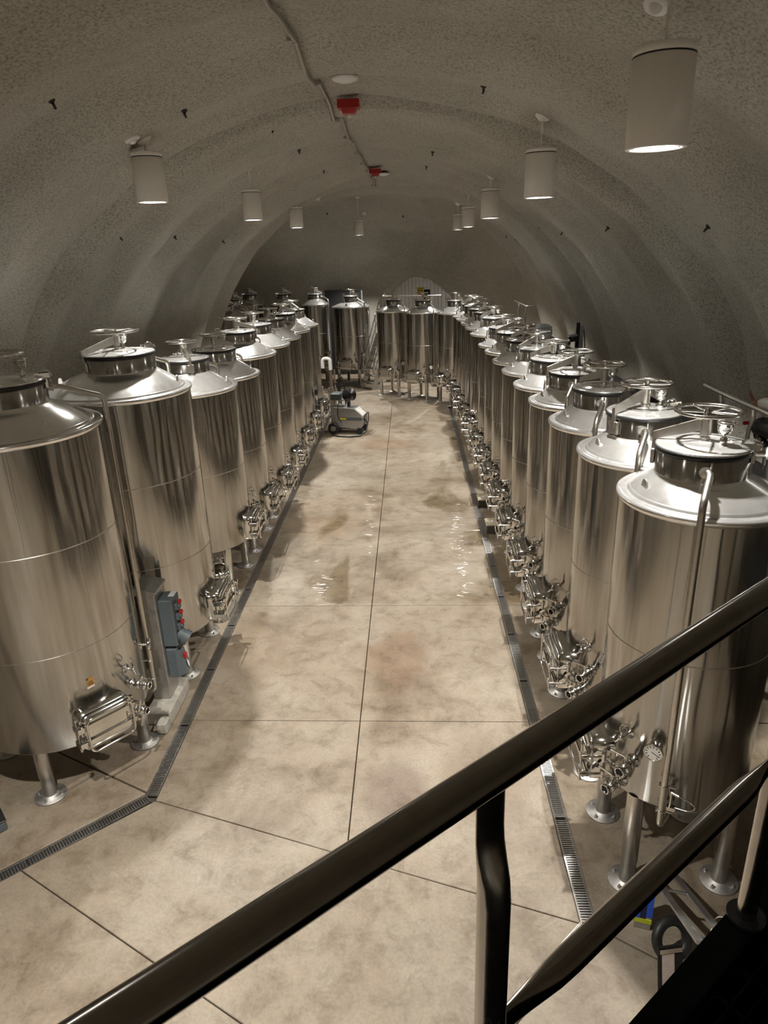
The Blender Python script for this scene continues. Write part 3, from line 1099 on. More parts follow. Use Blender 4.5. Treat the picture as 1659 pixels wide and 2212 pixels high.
def tank(x, y, door, r, zb, zr, label, group, seams=(0.54,), rn=0.278, hc=0.14, hn=0.175, off=0.05, rw=0.19, arm=-25, rv=(0.115, 135), a=0.34, rl=0.062, near=1, name='wine_tank'):
    h = round((zr - zb) / 0.01) * 0.01
    n = (112, 80, 48)[2 - near] if near < 2 else 128
    n = {2: 128, 1: 88, 0: 56}[near]
    t = thing(name, label, 'tank', (x, y, 0), R(door), group)
    up = (0, 0, zb)
    sh = put('shell', cached(('shell', r, h, n), lambda: m_shell(r, h, n), M['shell']), None, t, up)
    for k in seams:
        put('weld_seam', cached(('weld_seam', r, n), lambda: MB().lathe([(r - 0.001, -0.006), (r + 0.0025, -0.002), (r + 0.0025, 0.002), (r - 0.001, 0.006)], n), M['leg']), None, t, (0, 0, zb + h * k))
    put('rim', cached(('rim', r, h, n), lambda: m_rim(r, h, n), M['cone']), None, t, up)
    put('top_cone', cached(('top_cone', r, h, rn, hc, off, n), lambda: m_cone(r, h, rn, hc, off, n), M['cone']), None, t, up)
    zt = zb + h + hc + hn
    put('neck', cached(('neck', rn, hn, n), lambda: m_neck(rn, -hn + 0.005, 0, n), M['neck']), None, t, (off, 0, zt))
    put('gasket', cached(('gasket', rn, n), lambda: MB().lathe([(rn - 0.004, -0.024), (rn + 0.010, -0.022), (rn + 0.014, -0.012), (rn + 0.014, 0.002), (rn + 0.010, 0.010), (rn - 0.002, 0.012)], max(40, n // 2)), M['gasket']), None, t, (off, 0, zt))
    lid = put('lid', cached(('lid', rn, n), lambda: m_lid(rn, n), M['cone']), None, t, (off, 0, zt + 0.008))
    hw = rw and 0.205 or 0
    put('hinge', cached(('hinge', rn), lambda: m_hinge(rn), M['chrome']), None, lid, (0, 0, 0), (0, 0, R(arm)))
    put('relief_valve', cached(('relief_valve',), m_relief, M['chrome']), None, lid, pol(rv[0], rv[1], 0.018))
    put('clamp_arm', cached(('clamp_arm', rn), lambda: m_arm(rn, 0.2), M['leg']), None, t, (off, 0, zt + 0.01), (0, 0, R(arm)))
    wh = put('handwheel', cached(('handwheel', rw, n), lambda: m_wheel(rw, 48), M['chrome']), None, t, (off, 0, zt + 0.225), (0, 0, random.uniform(0, 6)))
    put('stem', cached(('stem',), lambda: MB().cyl((0, 0, -0.2), (0, 0, 0), 0.011, 8), M['chrome']), None, wh)
    for az in (8, 172):
        put('lifting_eye', cached(('lifting_eye',), m_eye, M['cone']), None, t, pol(r - 0.115, az, zb + h + 0.062), (0, 0, R(az)))
    put('vent_pipe', cached(('vent_pipe', r, h, rn, hc, hn, off), lambda: m_vent(r, rn, h, hc, hn, off), M['leg']), None, t, up)
    put('pipe_coupling', cached(('pipe_coupling', r, h, rn, hc, hn, off), lambda: m_pclamp(r, rn, h, hc, hn, off), M['chrome']), None, t, up)
    if near >= 1:
        for zz in (0.03, 0.24):
            put('pipe_bracket', cached(('pipe_bracket',), m_bracket, M['chrome']), None, t, pol(r - 0.002, 66, zb + zz), (0, 0, R(66)))
        if near == 2 and seams != (0.5,) and abs(y - 5.45) > 0.1:
            put('sight_valve', cached(('sight_valve',), m_gauge, M['chrome']), None, t, pol(r, 66, zb + 0.06), (0, 0, R(66)))
    mw = put('manway', cached(('manway', r), lambda: m_collar(r), M['chrome']), None, t, pol(r, 0, zb + 0.185))
    put('door_leaf', cached(('door_leaf',), m_leaf, M['chrome']), None, mw)
    for zz in (-0.075, 0.075):
        put('cross_bar', cached(('cross_bar',), m_bar, M['chrome']), None, mw, (0, 0, zz))
        put('wing_bolt', cached(('wing_bolt',), m_wing, M['chrome']), None, mw, (0, 0, zz))
    put('handle_loop', cached(('handle_loop',), m_loop, M['chrome']), None, mw)
    put('hinge_pin', cached(('hinge_pin',), m_pin, M['chrome']), None, mw)
    k = 0.53 / r                       # the same spacing along the girth on the wider tanks
    for az, zz in ((42 * k, 0.30), (34 * k, 0.085)):
        v = put('valve', cached(('valve',), m_valve, M['chrome']), None, t, pol(r, az, zb + zz), (0, 0, R(az)))
        put('lever', cached(('lever',), m_lever, M['chrome']), None, v)
        if near >= 1:
            put('knob', cached(('knob',), m_knob, M['black']), None, v, label='black ball knob')
        put('bore', cached(('bore',), m_bore, M['dark']), None, v)
    put('sample_tap', cached(('sample_tap',), m_tap, M['chrome']), None, t, pol(r, 36 * k, zb + 0.50), (0, 0, R(36 * k)))
    th = put('thermometer', cached(('thermometer',), m_therm, M['chrome']), None, t, pol(r, 57, zb + 0.49), (0, 0, R(57)), label='round steel dial thermometer')
    put('dial', cached(('dial',), m_dial, M['dial']), None, th)
    if near >= 1:
        put('dial_marks', cached(('dial_marks',), m_marks, M['print']), None, th)
    for sx, sy in ((1, 1), (1, -1), (-1, 1), (-1, -1)):
        lg = put('leg', cached(('leg', rl, round(zb, 3)), lambda: m_leg(rl, zb), M['leg']), None, t, (sx * a, sy * a, 0))
        fp = put('foot_plate', cached(('foot_plate',), lambda: m_foot(32), M['plate']), None, lg)
        if near >= 1:
            for q in range(4):
                put('anchor_bolt', cached(('anchor_bolt',), m_fbolt, M['plate']), None, lg, pol(0.105, 45 + 90 * q))
    return t

ORD = ['first', 'second', 'third', 'fourth', 'fifth', 'sixth', 'seventh', 'eighth', 'ninth', 'tenth', 'eleventh', 'twelfth', 'thirteenth', 'fourteenth']
GR, GL, GE = 'tall wine tanks in the right row', 'wide wine tanks in the left row', 'wine tanks across the far end'
RY = [4.29, 5.45, 6.67, 7.87, 9.09, 10.30, 11.51, 12.72, 13.93, 15.14, 16.35, 17.56, 18.77, 19.95]
RZ = [2.965, 2.925, 2.88, 2.835, 2.80, 2.78, 2.745, 2.73, 2.69, 2.77, 2.77, 2.745, 2.73, 2.70]
for i, (yy, zz) in enumerate(zip(RY, RZ)):
    xx = 1.885 + (0.0 if i < 8 else (0.0, -0.06, -0.08, -0.09, -0.12, -0.14)[i - 8])
    lab = {0: 'nearest wine tank of the right row, behind the railing, dial thermometer facing forward',
           1: 'second steel wine tank from the camera in the right row, dull shaded cone top',
           13: 'last wine tank of the straight right row, where the row starts to bend'}.get(
        i, '%s steel wine tank from the camera in the right row beside the drain' % ORD[i])
    tank(xx, yy, 180, 0.53, zz - 2.135, zz, lab, GR, near=2 if i < 2 else (1 if i < 8 else 0), rv=(0.115, 135 + 40 * (i % 3)), arm=(150, 205, 120, 180)[i % 4])
# wide left row: y, foot, rim
LR = [(-3.37, 5.5, -40, 0.52, 3.23), (-3.1, 7.2, 0, 0.53, 3.21), (-3.07, 9.2, 0, 0.70, 2.86), (-3.07, 10.7, 0, 0.55, 2.78), (-3.07, 12.2, 0, 0.40, 2.88), (-3.07, 13.7, 0, 0.40, 2.85), (-3.07, 15.2, 0, 0.44, 2.81), (-3.07, 16.72, 0, 0.44, 2.79), (-3.07, 18.25, 0, 0.45, 2.76)]
for i, (xx, yy, dz, zb, zr) in enumerate(LR):
    lab = {0: 'nearest wide wine tank on the left, with a tan sticker above its manway',
           1: 'wide steel wine tank behind the nearest left one, bright cone top and big handwheel',
           8: 'ninth and last wide steel wine tank of the left row, beside the pressure washer'}.get(
        i, '%s wide steel wine tank from the camera in the left row' % ORD[i])
    tank(xx, yy, dz, 0.755 if i < 2 else 0.722, zb, zr, lab, GL, seams=(0.335, 0.67) if i < 2 else (0.5,), rn=0.36 if i < 2 else 0.32, hc=0.20, hn=0.175, off=0.08, rw=0.235 if i < 2 else 0.2,
         arm=(60, 50, 120, 230, 200, 100, 90, 210, 130)[i], rv=((0.2, 60), (0.12, 80), (0.12, 100))[i % 3], a=0.47, rl=0.062, near=2 if i < 2 else (1 if i < 6 else 0))
# the far end
FE = [(1.36, 21.25, 205, 0.57, 2.70, 0.54, 'steel wine tank at the far right bend, door turned towards the aisle'),
      (0.42, 22.05, 235, 0.58, 2.68, 0.54, 'steel wine tank at the far end right of the pair before the tunnel mouth'),
      (-0.50, 22.95, 240, 0.58, 2.67, 0.54, 'steel wine tank at the far end beside the steep steps, left of the pair'),
      (-2.02, 24.95, 250, 0.60, 2.70, 0.64, 'broad bright steel wine tank at the far end left of the steep steps')]
for xx, yy, dz, zb, zr, r, lab in FE:
    tank(xx, yy, dz, r, zb, zr, lab, GE, rn=0.235, hc=0.15, hn=0.17, off=0.0, rw=0.17, arm=-60, a=0.62 * r, rl=0.055, near=0)
FB = [(-3.35, 25.65, 0.60, 2.76, 0.50, 'shaded steel wine tank at the far end half hidden by the broad bright tank'),
      (-4.5, 25.9, 0.60, 2.78, 0.50, 'dark steel wine tank deep in the far left, second behind the broad bright tank'),
      (-5.75, 26.0, 0.60, 2.80, 0.50, 'dark steel wine tank farthest left along the end wall, its lid just showing'),
      (-5.65, 21.9, 0.50, 2.74, 0.70, 'bright topped wine tank beyond the left row, cut off by the wall corner'),
      (-5.75, 23.6, 0.50, 2.78, 0.70, 'wine tank in the left side chamber with only its bright handwheel showing')]
for xx, yy, zb, zr, r, lab in FB:
    tank(xx, yy, 270, r, zb, zr, lab, GE, rn=0.26, hc=0.16, hn=0.17, off=0.0, rw=0.17, arm=-60, a=0.62 * r, rl=0.055, near=0)

# ------------------------------------------------------------------ pendant lamps
lamp_parts = {}
def pendant(x, y, z, label, d, hh):
    t = thing('pendant_lamp', label, 'lamp', (x, y, z), 0, 'cylinder pendant lamps under the vault')
    r = d / 2
    body = MB().lathe([(r * 0.80, 0.006), (r * 0.84, 0.0), (r * 0.985, 0.0), (r, 0.004), (r, hh - 0.055), (r * 0.975, hh - 0.052), (r * 0.975, hh - 0.044), (r, hh - 0.042), (r, hh - 0.008), (r * 0.96, hh), (0.001, hh)], 48)
    put('housing', body, M['lampwhite'], t)
    put('shadow_gap', MB().lathe([(r * 0.99, hh - 0.052), (r * 1.002, hh - 0.05), (r * 1.002, hh - 0.046), (r * 0.99, hh - 0.044)], 48), M['gasket'], t)
    put('reflector', MB().lathe([(r * 0.80, 0.006), (r * 0.76, 0.03), (r * 0.70, 0.05)], 40), M['chrome'], t)
    put('lens', MB().lathe([(0.001, 0.004), (r * 0.70, 0.004), (r * 0.72, 0.03)], 40), M['lens'], t)
    h, n = on_cave(x, y)
    top = h.z - z
    put('stem', MB().cyl((0, 0, hh - 0.01), (0, 0, top - 0.02), 0.009, 10).cyl((0, 0, top - 0.16), (0, 0, top - 0.03), 0.015, 10), M['lampwhite'], t)
    q = n.to_track_quat('Z', 'Y').to_matrix().to_4x4()
    put('canopy', MB().lathe([(0.001, 0.045), (0.03, 0.04), (0.075, 0.012), (0.085, 0.006), (0.085, -0.06)], 28, Matrix.Translation((0, 0, top)) @ q), M['lampwhite'], t)
    l = bpy.data.lights.new('lamp_light', 'SPOT')
    l.energy = LAMP_W
    l.color = (1.0, 0.955, 0.885)
    l.spot_size = R(102)
    l.spot_blend = 0.35
    l.shadow_soft_size = 0.055
    lo = bpy.data.objects.new('lamp_light', l)
    COL.objects.link(lo)
    lo.parent = t
    lo.location = (0, 0, -0.01)
    return t

for i, (x, y, z, lab) in enumerate(LAMPS):
    k = (1.15, 1.15, 1.15, 1.08, 1.03, 1.08, 1.08, 1.06, 1.04, 1.0, 1.0, 1.0, 1.0)[i]
    d = 0.30 * k if i < 9 else 0.33
    pendant(x * k, y * k, 4.5 + (z - 4.5) * k, lab, d, 0.445 * k if i < 9 else 0.48)

# ------------------------------------------------------------------ landing and its guard rail in front of the camera
DV = Vector((math.sin(R(50)), math.cos(R(50)), 0))       # along the rail
NV = Vector((-math.cos(R(50)), math.sin(R(50)), 0))      # out over the cave
P0 = NV * 0.462
def railp(s, z, out=0.0):
    return P0 + DV * s + NV * out + Vector((0, 0, z))
ZP = 2.915
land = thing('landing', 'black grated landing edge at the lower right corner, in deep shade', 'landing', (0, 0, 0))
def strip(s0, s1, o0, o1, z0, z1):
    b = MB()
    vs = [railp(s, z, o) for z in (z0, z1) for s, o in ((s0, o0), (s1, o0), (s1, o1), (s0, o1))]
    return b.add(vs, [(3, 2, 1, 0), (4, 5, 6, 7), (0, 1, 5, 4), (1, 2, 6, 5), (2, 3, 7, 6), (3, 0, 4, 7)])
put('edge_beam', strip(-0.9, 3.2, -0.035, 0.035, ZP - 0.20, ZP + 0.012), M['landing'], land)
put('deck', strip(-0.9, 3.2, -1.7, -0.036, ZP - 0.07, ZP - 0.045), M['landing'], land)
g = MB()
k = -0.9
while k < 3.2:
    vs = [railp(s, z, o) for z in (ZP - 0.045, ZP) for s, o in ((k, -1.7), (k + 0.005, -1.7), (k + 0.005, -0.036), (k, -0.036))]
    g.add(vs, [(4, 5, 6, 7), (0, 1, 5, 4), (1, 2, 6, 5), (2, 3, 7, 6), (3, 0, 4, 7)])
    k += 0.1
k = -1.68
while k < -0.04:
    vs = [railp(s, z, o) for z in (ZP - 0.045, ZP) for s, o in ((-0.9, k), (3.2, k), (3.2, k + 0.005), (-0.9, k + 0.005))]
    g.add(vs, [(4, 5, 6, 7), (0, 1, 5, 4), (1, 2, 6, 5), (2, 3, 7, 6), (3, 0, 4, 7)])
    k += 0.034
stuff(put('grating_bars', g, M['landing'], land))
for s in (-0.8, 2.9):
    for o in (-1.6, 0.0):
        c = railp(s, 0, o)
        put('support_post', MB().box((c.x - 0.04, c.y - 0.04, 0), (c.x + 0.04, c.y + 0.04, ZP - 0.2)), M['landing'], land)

gr = thing('guard_rail', 'dark steel tube guard rail crossing the picture close to the camera', 'railing', (0, 0, 0))
RT = 0.023
put('top_rail', MB().tube([railp(-1.6, 3.9), railp(3.0, 3.9)], RT, 28), M['rail'], gr)
S1, S2 = 0.515, 1.435
def fpost(s, z0, z1, flat):
    """tube post, pinched flat at its upper end where it meets the rail"""
    b = MB()
    n = 24
    rows = []
    zs = [z0, z1 - 0.20, z1 - 0.165, z1 - 0.14, z1 - 0.115, z1 - 0.09, z1 - 0.05, z1] if flat else [z0, z1]
    for i, z in enumerate(zs):
        q = 0.0 if (not flat or i < 2) else min(1.0, (i - 1) / 4.0)
        q = q * q * (3 - 2 * q)
        w_, d_ = RT * (1 + 0.12 * q), RT * (1 - 0.72 * q)
        rows.append([railp(s, z, 0.0) + DV * (w_ * math.cos(2 * PI * j / n)) + NV * (d_ * math.sin(2 * PI * j / n) + 0.010 * q) for j in range(n)])
    vs = [p for r_ in rows for p in r_]
    fs = [(i * n + j, i * n + (j + 1) % n, (i + 1) * n + (j + 1) % n, (i + 1) * n + j) for i in range(len(rows) - 1) for j in range(n)]
    return b.add(vs, fs, True)
SA = (Vector((0.098, 0.683, 0)) - P0).dot(DV)
SB = (Vector((0.80, 1.275, 0)) - P0).dot(DV)
put('post', fpost(SA, ZP + 0.013, 3.885, True), M['post'], gr)
put('post', fpost(SB, ZP + 0.013, 3.885, True), M['post'], gr)
def midrail(s0, s1, z):
    b = MB()
    n = 24
    rows = []
    L = s1 - s0
    for t in (0, 0.03, 0.06, 0.09, 0.12, 0.16, L - 0.16, L - 0.12, L - 0.09, L - 0.06, L - 0.03, L):
        e = min(t, L - t)
        q = 1 - min(1.0, e / 0.15)
        q = q * q * (3 - 2 * q)
        w_, d_ = RT * (1 + 0.15 * q), RT * (1 - 0.75 * q)
        rows.append([railp(s0 + t, z, 0) + Vector((0, 0, 1)) * (w_ * math.cos(2 * PI * j / n)) + NV * (d_ * math.sin(2 * PI * j / n)) for j in range(n)])
    vs = [p for r_ in rows for p in r_]
    fs = [(i * n + j, i * n + (j + 1) % n, (i + 1) * n + (j + 1) % n, (i + 1) * n + j) for i in range(len(rows) - 1) for j in range(n)]
    return b.add(vs, fs, True)
put('middle_rail', midrail(SA + RT, SB - RT, 3.415), M['rail'], gr)
put('middle_rail', midrail(SB + RT, SB + 1.4, 3.415), M['rail'], gr)
put('post', fpost(SB + 1.42, ZP + 0.013, 3.885, True), M['post'], gr)
for s in (SA, SB):
    put('base_collar', MB().cyl(railp(s, ZP + 0.013), railp(s, ZP + 0.022), 0.045, 20), M['blacksteel'], gr)

# ------------------------------------------------------------------ fittings under the vault
ANCH = [(-2.86, 6.4, 5.68), (-2.21, 7.72, 5.95), (-1.76, 10.19, 6.08), (-1.79, 13.05, 6.08), (-1.74, 16.18, 6.09), (-4.08, 10.34, 4.83), (-4.11, 13.15, 4.8), (-4.1, 16.29, 4.81), (-4.03, 18.83, 4.88), (-1.76, 19.14, 6.09), (-2.64, 25.79, 5.49), (-3.52, 25.65, 5.01), (0.81, 8.12, 6.05), (0.49, 10.62, 6.12), (0.48, 13.75, 6.12), (0.43, 16.3, 6.13), (0.32, 21.87, 6.15), (-0.14, 26.45, 5.61), (3.2, 8.03, 4.63), (3.11, 11.62, 4.72), (3.06, 14.58, 4.76), (3.01, 17.49, 4.81), (3.08, 20.68, 4.75), (3.04, 22.76, 4.79), (1.51, 10.61, 5.8)]
plate_me = MB().lathe([(0.001, 0.016), (0.026, 0.014), (0.042, -0.02)], 10).mesh('plate', M['bolt'])
hook_me = MB().cyl((0, 0, 0), (0, 0, 0.045), 0.012, 8).cyl((-0.018, 0, 0.035), (0.018, 0, 0.06), 0.011, 6).mesh('hook', M['bolt'])
rows_ = {}
for x, y, z in sorted(ANCH, key=lambda a: a[1]):
    key = ('left flank' if x < -3.2 else 'left crown' if x < -0.5 else 'right crown' if x < 1.2 else 'right flank') if x != 1.51 else 'lone right'
    rows_[key] = rows_.get(key, 0) + 1
    lab_ = 'lone dark rock anchor between the right crown and right flank rows' if x == 1.51 else 'dark rock anchor stub, %s from the camera in the %s row of the vault' % (ORD[rows_[key] - 1], key)
    h, n = on_cave(x, y, z)
    o = thing('rock_anchor', lab_, 'anchor', h, 0, 'rock anchors in the vault')
    o.rotation_mode = 'QUATERNION'
    o.rotation_quaternion = n.to_track_quat('Z', 'Y')
    put('plate', plate_me, None, o)
    put('hook', hook_me, None, o, (0, 0, 0), (0.15, -0.25, 0))

cd_pts = []
for x, y in [(-0.90, 3.5), (-0.92, 6.0), (-0.92, 6.9), (-0.94, 7.7), (-0.93, 8.7), (-0.90, 9.4), (-0.87, 10.0), (-0.88, 11.5), (-0.89, 13.1), (-0.87, 14.2), (-0.86, 16.6), (-0.84, 19.2), (-0.87, 21.9)]:
    cd_pts.append((x, y))
full_pts = []
for (x0, y0), (x1, y1) in zip(cd_pts[:-1], cd_pts[1:]):
    m_ = max(2, int((y1 - y0) / 0.4))
    for k in range(m_):
        t = k / m_
        h, n = on_cave(x0 + (x1 - x0) * t, y0 + (y1 - y0) * t)
        full_pts.append(h + Vector((0, 0, -0.052)))
full_pts.append(on_cave(*cd_pts[-1])[0] + Vector((0, 0, -0.052)))
side = [on_cave(-0.87 - 0.95 * t, 21.9 - 0.85 * t)[0] + Vector((0, 0, -0.052)) for t in (0.1, 0.3, 0.5, 0.75, 1.0)]
co = thing('conduit', 'thin grey conduit running along the crown of the vault, turning left far back', 'pipe', full_pts[0])
o_ = full_pts[0]
put('pipe', MB().tube([p - o_ for p in full_pts], 0.021, 10), M['conduit'], co)
put('branch_pipe', MB().tube([p - o_ for p in [full_pts[-1]] + side], 0.017, 8), M['conduit'], co)
clip_me = MB().box((-0.075, -0.012, -0.004), (0.0, 0.012, 0.03)).torus((0, 0, 0), 0.023, 0.006, 12, 6, Matrix.Rotation(PI / 2, 4, 'X')).mesh('pipe_clip', M['galv'])
for k in range(4, len(full_pts), 4):
    put('pipe_clip', clip_me, None, co, full_pts[k] - o_)

for (x, y), lab in (((-0.63, 8.5), 'white round smoke detector on the vault before the nearer red alarm'), ((-0.54, 17.85), 'small far white round detector beside the farther red alarm')):
    h, n = on_cave(x, y)
    t = thing('smoke_detector', lab, 'detector', h, 0, 'detectors on the vault')
    put('cover', MB().lathe([(0.001, -0.075), (0.06, -0.07), (0.125, -0.05), (0.15, -0.028), (0.145, -0.02), (0.10, -0.015)], 32), M['whiteplastic'], t)
    put('base', MB().lathe([(0.10, -0.018), (0.10, 0.05)], 24), M['dark'], t)
for (x, y), lab in (((-0.67, 9.40), 'red ceiling alarm with clear strobe, nearer of the two'), ((-0.70, 17.35), 'small red ceiling alarm farther along the vault')):
    h, n = on_cave(x, y)
    t = thing('fire_alarm', lab, 'alarm', h - Vector((0, 0, 0.05)), 0, 'red alarms on the vault')
    b = MB()
    b.prism([(-0.13, -0.1), (0.13, -0.1), (0.13, 0.1), (-0.13, 0.1)], -0.09, 0.0)
    put('housing', b, M['red'], t)
    put('front', MB().lathe([(0.001, -0.15), (0.10, -0.145), (0.125, -0.09)], 4, Matrix.Rotation(PI / 4, 4, 'Z'), smooth=False), M['red'], t)
    put('strobe', MB().ball((0, -0.01, -0.155), 0.028, 12, 1.4), M['glassbulb'], t)
for x, y, z, lab in ((1.50, 4.95, 5.80, 'small white domed sensor beside the nearest pendant lamp'), (-2.83, 7.75, 5.79, 'small white sensor beside the canopy of the first left pendant lamp'), (-1.51, 26.2, 5.67, 'tiny white sensor on the end wall dome by the smallest pendant lamp'), (-2.4, 20.26, 5.88, 'tiny white sensor on the far left of the vault')):
    h, n = on_cave(x, y, z)
    t = thing('ceiling_sensor', lab, 'sensor', h, 0)
    t.rotation_mode = 'QUATERNION'
    t.rotation_quaternion = n.to_track_quat('Z', 'Y')
    put('base', MB().lathe([(0.001, 0.02), (0.075, 0.018), (0.08, 0.01), (0.08, -0.05)], 24), M['whiteplastic'], t)
    put('dome', MB().lathe([(0.001, 0.055), (0.028, 0.045), (0.042, 0.02)], 20), M['whiteplastic'], t)

# ------------------------------------------------------------------ catwalk and pipework behind the right row
def railing(name, label, pts, z, posts, zb, r=0.021, mat='leg', mids=()):
    t = thing(name, label, 'railing', (0, 0, 0))
    put('top_rail', MB().tube(fillet([(x, y, z) for x, y in pts], 0.06), r, 12), M[mat], t)
    for zz in mids:
        put('middle_rail', MB().tube(fillet([(x, y, zz) for x, y in pts], 0.06), r * 0.8, 10), M[mat], t)
    for x, y in posts:
        b = MB()
        b.tube([(x, y, zb), (x, y, z - 0.2), (x + 0.02, y - 0.02, z - 0.1), (x + 0.008, y - 0.008, z - 0.015)], r * 0.85, 10)
        put('post', b, M[mat], t)
    return t

cw = thing('catwalk', 'dark grated catwalk in the shade between the right tanks and the vault', 'catwalk', (0, 0, 0))
put('deck', MB().box((2.98, 2.2, 1.98), (3.95, 20.2, 2.02)), M['blacksteel'], cw)
put('side_beam', MB().box((2.93, 2.2, 1.88), (2.98, 20.2, 2.06)), M['blacksteel'], cw)
put('side_beam', MB().box((3.95, 2.2, 1.88), (4.0, 20.2, 2.06)), M['blacksteel'], cw)
for yy in (3.0, 7.0, 11.0, 15.0, 19.5):
    for xx in (3.02, 3.88):
        put('support_post', MB().box((xx - 0.035, yy - 0.035, 0), (xx + 0.035, yy + 0.035, 1.98)), M['blacksteel'], cw)
railing('catwalk_rail', 'thin steel hand rail sloping in view over the nearest right tanks', [(3.03, 7.25), (3.03, 2.3)], 3.08, [(3.03, 6.88), (3.03, 6.2), (3.03, 4.9), (3.03, 3.6)], 2.022)
railing('catwalk_rail', 'short dark hand rail far back over the right tank lids', [(3.03, 20.9), (3.03, 18.75), (3.24, 18.7)], 3.0, [(3.03, 18.85), (3.03, 20.1)], 2.022, 0.018)

pv = thing('pipework', 'white pipe elbow with black lagged valve and copper lines at the right edge', 'pipework', (3.26, 6.55, 2.022))
put('elbow', MB().tube(fillet([(0, 0.0, 0.62), (0, 0, 1.02), (0.12, -0.45, 1.03), (0.2, -1.2, 1.05)], 0.12, 8), 0.058, 16), M['whiteplastic'], pv)
put('riser', MB().tube([(0.0, 0.0, 0.0), (0, 0, 0.62)], 0.05, 14), M['galv'], pv)
put('valve_body', MB().ball((0.03, -0.06, 0.80), 0.10, 14, 0.9).cyl((0.03, -0.06, 0.8), (0.12, -0.5, 0.78), 0.085, 14).cyl((-0.01, 0.03, 0.80), (0.05, -0.12, 0.62), 0.05, 12), M['black'], pv)
put('valve_tab', MB().box((-0.10, 0.02, 0.80), (-0.02, 0.05, 0.83)), M['red'], pv, label='red valve tag')
put('copper_line', MB().tube(fillet([(-0.09, -0.02, 0.0), (-0.09, -0.02, 0.52), (-0.02, -0.1, 0.62), (-0.02, -0.1, 0.74)], 0.08), 0.015, 10), M['copper'], pv)
put('copper_line', MB().tube(fillet([(-0.12, -0.05, 1.12), (-0.04, -0.05, 0.98), (0.02, -0.4, 0.97)], 0.05), 0.013, 10).cyl((-0.07, -0.06, 0.92), (-0.07, -0.06, 1.05), 0.02, 10), M['copper'], pv)
put('tee_handle', MB().cyl((-0.06, -0.22, 0.56), (0.08, -0.28, 0.56), 0.012, 8).cyl((0.0, -0.25, 0.44), (0.0, -0.25, 0.57), 0.012, 8), M['chrome'], pv)
put('standpipe', MB().cyl((0.10, -0.22, 0), (0.10, -0.22, 0.62), 0.055, 14), M['galv'], pv)
put('standpipe', MB().cyl((0.24, -0.45, 0), (0.24, -0.45, 0.74), 0.07, 14), M['galv'], pv)

ho = thing('flexible_hose', 'white ribbed hose clamped to the neck of the nearest right tank', 'hose', (2.13, 4.33, 3.215))
hp = fillet([(0.0, 0, 0), (0.22, -0.03, -0.01), (0.42, -0.10, -0.05), (0.62, -0.25, -0.22), (0.72, -0.4, -0.6)], 0.12, 8)
put('coupling', MB().cyl((0, 0, 0), (0.10, -0.01, 0), 0.030, 14).cyl((0.02, 0, 0), (0.035, 0, 0), 0.042, 14).cyl((0.025, 0, 0.02), (0.025, 0.0, 0.065), 0.008, 8), M['chrome'], ho)
put('hose', MB().tube([Vector(p) for p in hp][1:], 0.034, 14), M['whiteplastic'], ho)
rb = MB()
L = [Vector(p) for p in hp]
acc = 0.0
for a, b in zip(L[:-1], L[1:]):
    d = (b - a)
    m_ = max(1, int(d.length / 0.016))
    for k in range(m_):
        p = a + d * k / m_
        if (p - L[0]).length > 0.11:
            q = d.to_track_quat('Z', 'Y').to_matrix().to_4x4()
            rb.torus((0, 0, 0), 0.036, 0.0055, 12, 5, Matrix.Translation(p) @ q)
stuff(put('hose_ribs', rb, M['whiteplastic'], ho))

st = thing('floodlight_stand', 'dark upright post with a black tilted lamp head against the right wall', 'stand', (3.32, 14.2, 2.022))
put('pole', MB().box((-0.035, -0.03, 0), (0.035, 0.03, 1.0)), M['blacksteel'], st)
put('side_plate', MB().box((0.05, -0.02, 0), (0.11, 0.03, 0.94)), M['galv'], st)
put('lamp_head', MB().cyl((-0.02, 0, 0.72), (-0.17, -0.05, 0.70), 0.075, 14).box((-0.21, -0.12, 0.58), (-0.15, 0.05, 0.76), None, 0.015), M['black'], st)
put('cable', MB().tube(fillet([(0.10, 0, 0.95), (0.16, 0, 0.6), (0.15, 0, 0.1), (0.19, 0, 0.014)], 0.1), 0.01, 8), M['black'], st)

fu = thing('pump_unit', 'white and pale blue pump unit above the far right catwalk, behind the lids', 'pump', (3.22, 17.2, 2.022))
put('housing', MB().box((-0.14, -0.32, 0.42), (0.14, 0.32, 0.66), None, 0.03), M['lightblue'], fu)
put('motor', MB().cyl((0, -0.30, 0.36), (0, 0.34, 0.36), 0.11, 16), M['whiteplastic'], fu)
put('knob', MB().ball((-0.15, -0.28, 0.40), 0.05, 12), M['whiteplastic'], fu)
put('vent_slot', MB().box((-0.146, -0.20, 0.50), (-0.138, 0.0, 0.57)), M['dark'], fu)
put('frame', MB().box((-0.12, -0.3, 0.0), (-0.08, -0.26, 0.4)).box((0.08, -0.3, 0), (0.12, -0.26, 0.4)).box((-0.12, 0.26, 0), (-0.08, 0.3, 0.4)).box((0.08, 0.26, 0), (0.12, 0.3, 0.4)).box((-0.12, -0.3, 0.22), (0.12, 0.3, 0.26)), M['galv'], fu)

